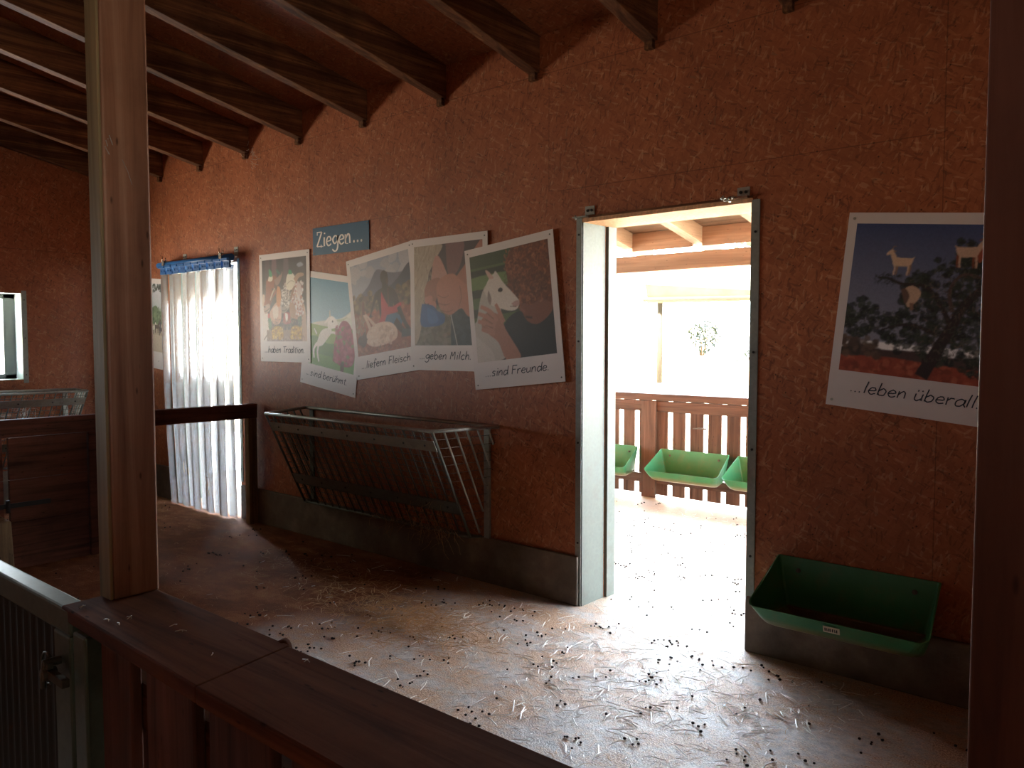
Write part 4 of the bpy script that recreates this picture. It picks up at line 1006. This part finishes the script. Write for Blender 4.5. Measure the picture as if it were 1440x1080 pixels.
def art_tree(a):
    a.grad('#8d90a0', '#3d4d78', .22, 1, 16); a.rect('#9c4a36', 0, 0, 1, .16); a.scatter(['#a8543c','#8c3e2e','#b7664a','#7c3a2a'], 140, (0,0,1,.15), .022)
    a.poly('#4c3c3a', [(0,.14),(.1,.20),(.25,.17),(.5,.18),(.7,.16),(1,.18),(1,.10),(.6,.11),(.3,.125),(0,.11)])
    a.scatter(['#54453c','#6a5648','#3f3530'], 90, (0,.12,.26,.24), .025)
    trunk = '#33282a'; Q = .86
    def T(l): return [(x*Q, y) for x, y in l]
    cols = ['#1e2723','#27322a','#171d1c','#2e3a30','#3a4538','#1c2225']
    def canopy(u, v):
        u /= Q; n = .05*math.sin(u*23+v*9)+.035*math.sin(v*31+u*7)
        if u < .42: return .25+n < v < .49+n-.2*abs(u-.1)
        return (.08+n+max(0, .8-u)*.22 < v < .60+n) or (v >= .5 and u+.55*(.86-v) > .63+n and v < .84+n+(u-.8)*.3)
    a.soften(2)
    a.scatter(cols, 1300, (0,.05,1,.92), .024, inside=canopy, alpha=.8)
    a.line(trunk, T([(.64,.02),(.72,.18),(.80,.34),(.88,.5),(1,.62)]), .09, .04); a.line(trunk, T([(.80,.36),(.70,.50),(.58,.60),(.42,.605),(.30,.64),(.22,.64)]), .035, .012)
    a.line('#5a4540', T([(.8,.45),(.76,.58),(.84,.685),(1.0,.66)]), .028, .014); a.line(trunk, T([(.7,.3),(.5,.35),(.3,.30)]), .03, .01)
    a.scatter(cols+['#4c5546','#5f6752','#6a6a58'], 3600, (0,.05,1,.92), .011, strokes=True, inside=canopy, alpha=.85)
    a.scatter(['#6c5648','#7d6a58','#4b3c36'], 200, (.45,.1,1,.7), .014, strokes=True, inside=canopy)
    a.scatter(cols, 120, (.17,.60,.34,.665), .012, strokes=True)
    goat(a, .335, .705, .15, '#d9bca0', '#9a7a62', 1)
    a.poly('#c9ab92', [(.36,.57),(.42,.60),(.48,.56),(.46,.50),(.41,.46),(.39,.50)]); a.poly('#6a5248', [(.35,.57),(.38,.58),(.41,.53),(.39,.48),(.37,.52)]); a.line('#8d6c5a', [(.43,.49),(.435,.44)], .03, .02)
    goat(a, .735, .775, .17, '#d0b098', '#8a4a30', -1); a.poly('#93452c', [(.785,.80),(.825,.88),(.85,.90),(.845,.82),(.805,.76)])

picture('picture of grazing herd, mostly hidden behind the tall post, left of the curtain', -7.853, 1.235, -4.6, 0, art_herd, '.', (.75, .12))
picture('picture of two goats in festive headdress, captioned haben Tradition', -5.624, 1.293, 0, 1, art_tradition, '...haben Tradition.', (.09, .80), w=.657)
picture('slanting picture of a goat kid on a green meadow, captioned sind berühmt', -5.108, 1.147, -8, 0, art_meadow, '...sind berühmt.', (.10, .75))
picture('picture of a person in red with a lying goat, captioned liefern Fleisch', -4.43, 1.182, 7.7, 1, art_meat, '...liefern Fleisch', (.09, .74), w=.68)
picture('picture of hands milking over a blue bucket, captioned geben Milch', -3.872, 1.266, 0.3, 2, art_milk, '...geben Milch.', (.12, .68), w=.672)
picture('picture of a red-haired child nuzzling a white kid, captioned sind Freunde', -3.298, 1.158, 6.2, 3, art_friends, '...sind Freunde.', (.13, .72), w=.675, h=.84)
picture('picture of goats standing in a tree, captioned leben überall, beside the right post', -1.228, 1.178, -5.9, 0, art_tree, '...leben überall.', (.14, .74), w=.665, h=.82)
# sign
sg = empty('lettered_sign', (-4.925, WY-.002, 2.072)); tag(sg, 'small blue sign lettered Ziegen above the goat pictures', 'sign')
MB().box(0, -.004, 0, .632, 0, .195).build('board', M['signblue'], sg)
b = MB()
def bold(text, x, z, h, width): return write(b, text, x, z, h, -.0041, .016, width=width, slant=0, nib=.45)
bold('Ziegen', .045, .058, .064, .40)
for x0, z0, x1 in ((.046,.05,.046),(.046,.05,.046)): pass
b.box(.050, -.0047, .140, .058, -.0041, .162); b.box(.095, -.0047, .050, .102, -.0041, .072)
for x0 in (.112, .395): b.box(x0-.008, -.0047, .055, x0+.012, -.0041, .0595)
for x0 in (.472, .512, .552): b.tube([(x0, -.0041, .066), (x0, -.0047, .066)], .0095, 14)
b.build('lettering', M['signwhite'], sg)
b = MB()
for u, v in ((.02,.18),(.612,.18),(.02,.015),(.612,.015)): b.tube([(u,-.004,v),(u,-.006,v)], .004, 8)
b.build('pin', M['galvdark'], sg)

# ------------------------------------------------------------------ litter on the floor
random.seed(31)
def in_room(x, y): return (-5.6 < x < -.2 and .95 < y < 3.44) or (-8 < x < -5.75 and .9 < y < 3.44)
b = MB()
for i in range(2700):
    x = random.gauss(-1.9, .8); y = random.uniform(1.0, 6.2) if i % 3 else random.gauss(3.0, .35)
    if 3.42 < y < 3.9 and not (DX0+.08 < x < DX1-.08): continue
    if y < 3.5 and not in_room(x, y): continue
    if y > 3.6: x -= (y-3.5)*.45
    if x > -.95 and y < 3.5: continue
    strand(b, (x, y, .004), random.uniform(.02, .05) if i % 4 else random.uniform(.05, .11), random.uniform(.0025, .005) if i % 4 else .0055, random.uniform(0, 6.28), 0, .22)
tag(b.build('straw_litter', M['straw']), 'pale straw strands scattered over the bright floor around the doorway', 'straw', kind='stuff')
b = MB()
for i in range(2600):
    r = random.random()
    if r < .38: x, y = random.gauss(-3.1, .28), random.gauss(2.72, .13)
    elif r < .55: x, y = random.gauss(-3.75, .5), random.gauss(3.0, .14)
    else: x, y = random.uniform(-7.6, -1.0), random.uniform(1.1, 3.4)
    if not in_room(x, y) or (x < -5.2 and x > -5.7 and y < 1.8): continue
    z = .002+abs(random.gauss(0, .018)) if r < .38 else .003
    strand(b, (x, y, z), random.uniform(.03, .13 if r < .5 else .07), random.uniform(.002, .0042) if r < .38 else random.uniform(.0015, .003), random.uniform(0, 6.28), random.uniform(-.1, .25) if r < .38 else 0, .6)
tag(b.build('hay_litter', M['hay']), 'brown hay heaped and strewn on the floor below the large hay rack', 'hay', kind='stuff')
b = MB()
ico = bmesh.new(); bmesh.ops.create_icosphere(ico, subdivisions=1, radius=1); iv = [v.co.copy() for v in ico.verts]; jf = [[v.index for v in f.verts] for f in ico.faces]; ico.free()
def pellet(x, y, r): b.add([(x+v.x*r*random.uniform(.85,1.15), y+v.y*r, r*.8+v.z*r*.8) for v in iv], jf, 0, True)
for c in range(460):
    cx, cy = random.uniform(-7.8, -.4), random.uniform(1.1, 3.4)
    if c % 2: cx, cy = random.gauss(-2.4, .9), random.uniform(2.0, 6.3)
    for _ in range(random.choice((1,1,2,3,5))):
        x, y = cx+random.gauss(0, .03), cy+random.gauss(0, .03)
        if 3.4 < y < 3.9 and not (DX0+.06 < x < DX1-.06): continue
        if y < 3.5 and not in_room(x, y): continue
        pellet(x, y, random.uniform(.0045, .0075))
tag(b.build('droppings', M['drop']), 'small black goat droppings dotted all over the floor', 'droppings', kind='stuff')

# ------------------------------------------------------------------ beyond the fence
sh = empty('open_shelter', (-6.3, 12.4, .0)); tag(sh, 'open shelter with a thatched roof edge and thin posts beyond the fence', 'shelter')
b = MB(); vs = []
b.hexa([(-.9,-.4,2.10),(1.9,-.4,2.07),(1.9,2.2,2.5),(-.9,2.2,2.5),(-.9,-.5,2.42),(1.9,-.5,2.16),(1.9,2.2,2.62),(-.9,2.2,2.9)]); b.build('roof', M['thatch'], sh)
b = MB(); b.tube([(-.95,-.45,2.16),(1.95,-.45,2.12)], .04, 8); b.build('eave_pole', M['darkpole'], sh)
for x in (-.72, 1.8): 
    b = MB(); b.tube([(x,-.3,gh(-6.3+x,12.1)-.1),(x,-.3,2.2)], .05, 10); b.build('post', M['darkpole'], sh)
def bush(name, x, y, z, r, n, label, seed, cat='bush', h=1):
    random.seed(seed); t = empty(name, (x, y, z)); tag(t, label, cat)
    b = MB()
    for _ in range(n):
        d = Vector((random.gauss(0,1), random.gauss(0,1), random.gauss(0,1))).normalized()*r*random.random()**.4
        p = Vector((d.x, d.y, d.z*h+r*h*1.05)); s_ = r*random.uniform(.06, .14)
        u = Vector((random.gauss(0,1), random.gauss(0,1), random.gauss(0,1))).normalized(); v = u.orthogonal().normalized()
        b.add([p-u*s_, p+v*s_*.5, p+u*s_, p-v*s_*.5], [(0,1,2,3)])
    b.build('foliage', M['leaf'], t)
    b = MB()
    for k in range(5): a = k*1.26; b.tube([(0,0,-.15),(math.cos(a)*r*.3, math.sin(a)*r*.3, r*h)], [r*.05, r*.02], 6)
    b.build('stem', M['oldwood'], t); return t
bush('bush', -7.2, 14.0, gh(-7.2,14.0), .34, 500, 'round bush on the bright slope under the shelter roof', 1)
bush('bush', -5.9, 13.2, gh(-5.9,13.2), .22, 200, 'small faint bush on the bright slope near the right door edge', 2)
bush('bush', -7.0, 10.8, gh(-7.0,10.8), .2, 160, 'low faint tuft just above the fence at the left of the doorway view', 3)
tr = bush('tree', -8.7, 21.0, gh(-8.7,21.0), 1.2, 700, 'faint leafy treetop at the upper right of the doorway view', 4, 'tree', 1.7)
pl = MB().tube([(0,0,-.1),(0,0,.62)], .05, 10).build('fence_stake', M['oldwood'], loc=(-5.05, 11.2, gh(-5.05,11.2)))
tag(pl, 'short wooden stake on the slope near the right door edge', 'stake')

# ------------------------------------------------------------------ light
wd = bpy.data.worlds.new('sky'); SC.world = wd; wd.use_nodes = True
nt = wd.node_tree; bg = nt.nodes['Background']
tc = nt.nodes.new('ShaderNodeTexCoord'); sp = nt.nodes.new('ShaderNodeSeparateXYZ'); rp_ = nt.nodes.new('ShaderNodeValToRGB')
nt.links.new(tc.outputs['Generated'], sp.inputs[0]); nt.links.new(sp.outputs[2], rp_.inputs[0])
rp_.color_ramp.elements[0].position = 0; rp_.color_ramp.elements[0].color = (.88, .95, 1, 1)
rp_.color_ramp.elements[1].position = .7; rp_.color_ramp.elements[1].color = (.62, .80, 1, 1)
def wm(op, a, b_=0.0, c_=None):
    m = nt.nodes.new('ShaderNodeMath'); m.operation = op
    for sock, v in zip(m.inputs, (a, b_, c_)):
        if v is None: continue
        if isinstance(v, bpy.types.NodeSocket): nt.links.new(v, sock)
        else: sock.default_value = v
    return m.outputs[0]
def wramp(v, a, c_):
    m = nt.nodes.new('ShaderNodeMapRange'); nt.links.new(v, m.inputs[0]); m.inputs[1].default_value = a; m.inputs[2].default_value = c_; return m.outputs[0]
dim_sky = wm('MULTIPLY', wramp(sp.outputs[2], .01, .10), wramp(sp.outputs[1], -.02, -.15))  # sky above the horizon darkened on the visitor side, to shade low walls
mxw = nt.nodes.new('ShaderNodeMix'); mxw.data_type = 'RGBA'; nt.links.new(dim_sky, mxw.inputs[0]); nt.links.new(rp_.outputs[0], mxw.inputs[6]); mxw.inputs[7].default_value = (.07, .085, .06, 1)
low_glow = wm('MULTIPLY', wramp(sp.outputs[2], .02, -.02), wramp(sp.outputs[1], .1, -.1))  # warm glow added below the horizon in place of a sunlit ground mesh
mxg = nt.nodes.new('ShaderNodeMix'); mxg.data_type = 'RGBA'; nt.links.new(low_glow, mxg.inputs[0]); nt.links.new(mxw.outputs[2], mxg.inputs[6]); mxg.inputs[7].default_value = (1, .88, .70, 1)
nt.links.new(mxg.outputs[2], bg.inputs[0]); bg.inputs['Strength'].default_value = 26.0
sun = bpy.data.lights.new('sun', 'SUN'); sun.energy = 54; sun.angle = R(2); sun.color = (1, .95, .87)
so = bpy.data.objects.new('sun', sun); COL.objects.link(so)
so.rotation_euler = Vector((.12, -.55, .85)).to_track_quat('Z', 'Y').to_euler()
def portal(name, loc, sx_, sy_, rot):
    l = bpy.data.lights.new(name, 'AREA'); l.shape = 'RECTANGLE'; l.size = sx_; l.size_y = sy_; l.cycles.is_portal = True
    o = bpy.data.objects.new(name, l); COL.objects.link(o); o.location = loc; o.rotation_euler = rot
portal('portal_door', ((DX0+DX1)/2, WY+WT+.03, 1.05), .95, 2.1, (R(-90), 0, 0))
portal('portal_entrance', (XL-.28, (E0+E1)/2, (EZ+EB)/2), EZ-EB, E1-E0, (0, R(-90), 0))
portal('portal_window', (XL-.28, (W0+W1)/2, (WZ0+WZ1)/2), WZ1-WZ0, W1-W0, (0, R(-90), 0))

portal('portal_right', (XR+.28, (F0+F1)/2, (F2+F3)/2), F3-F2, F1-F0, (0, R(90), 0))
# ------------------------------------------------------------------ camera
cam = bpy.data.cameras.new('camera'); co_ = bpy.data.objects.new('camera', cam); COL.objects.link(co_)
co_.location = (0, 0, 1.45)
pitch = math.atan(60/1130); yaw = math.atan(966/1130)
co_.rotation_euler = (math.pi/2-pitch, 0, yaw)
cam.sensor_width = 36; cam.lens = 1130/1440*36; cam.clip_start = .02; cam.clip_end = 200
SC.camera = co_
vs_ = SC.view_settings; vs_.view_transform = 'Standard'; vs_.look = 'None'; vs_.gamma = 1; vs_.exposure = 1.0
vs_.use_curve_mapping = False
SC.cycles.max_bounces = 8; SC.cycles.diffuse_bounces = 6; SC.cycles.glossy_bounces = 3; SC.cycles.transparent_max_bounces = 12; SC.cycles.sample_clamp_indirect = 20
SC.cycles.caustics_reflective = False; SC.cycles.caustics_refractive = False
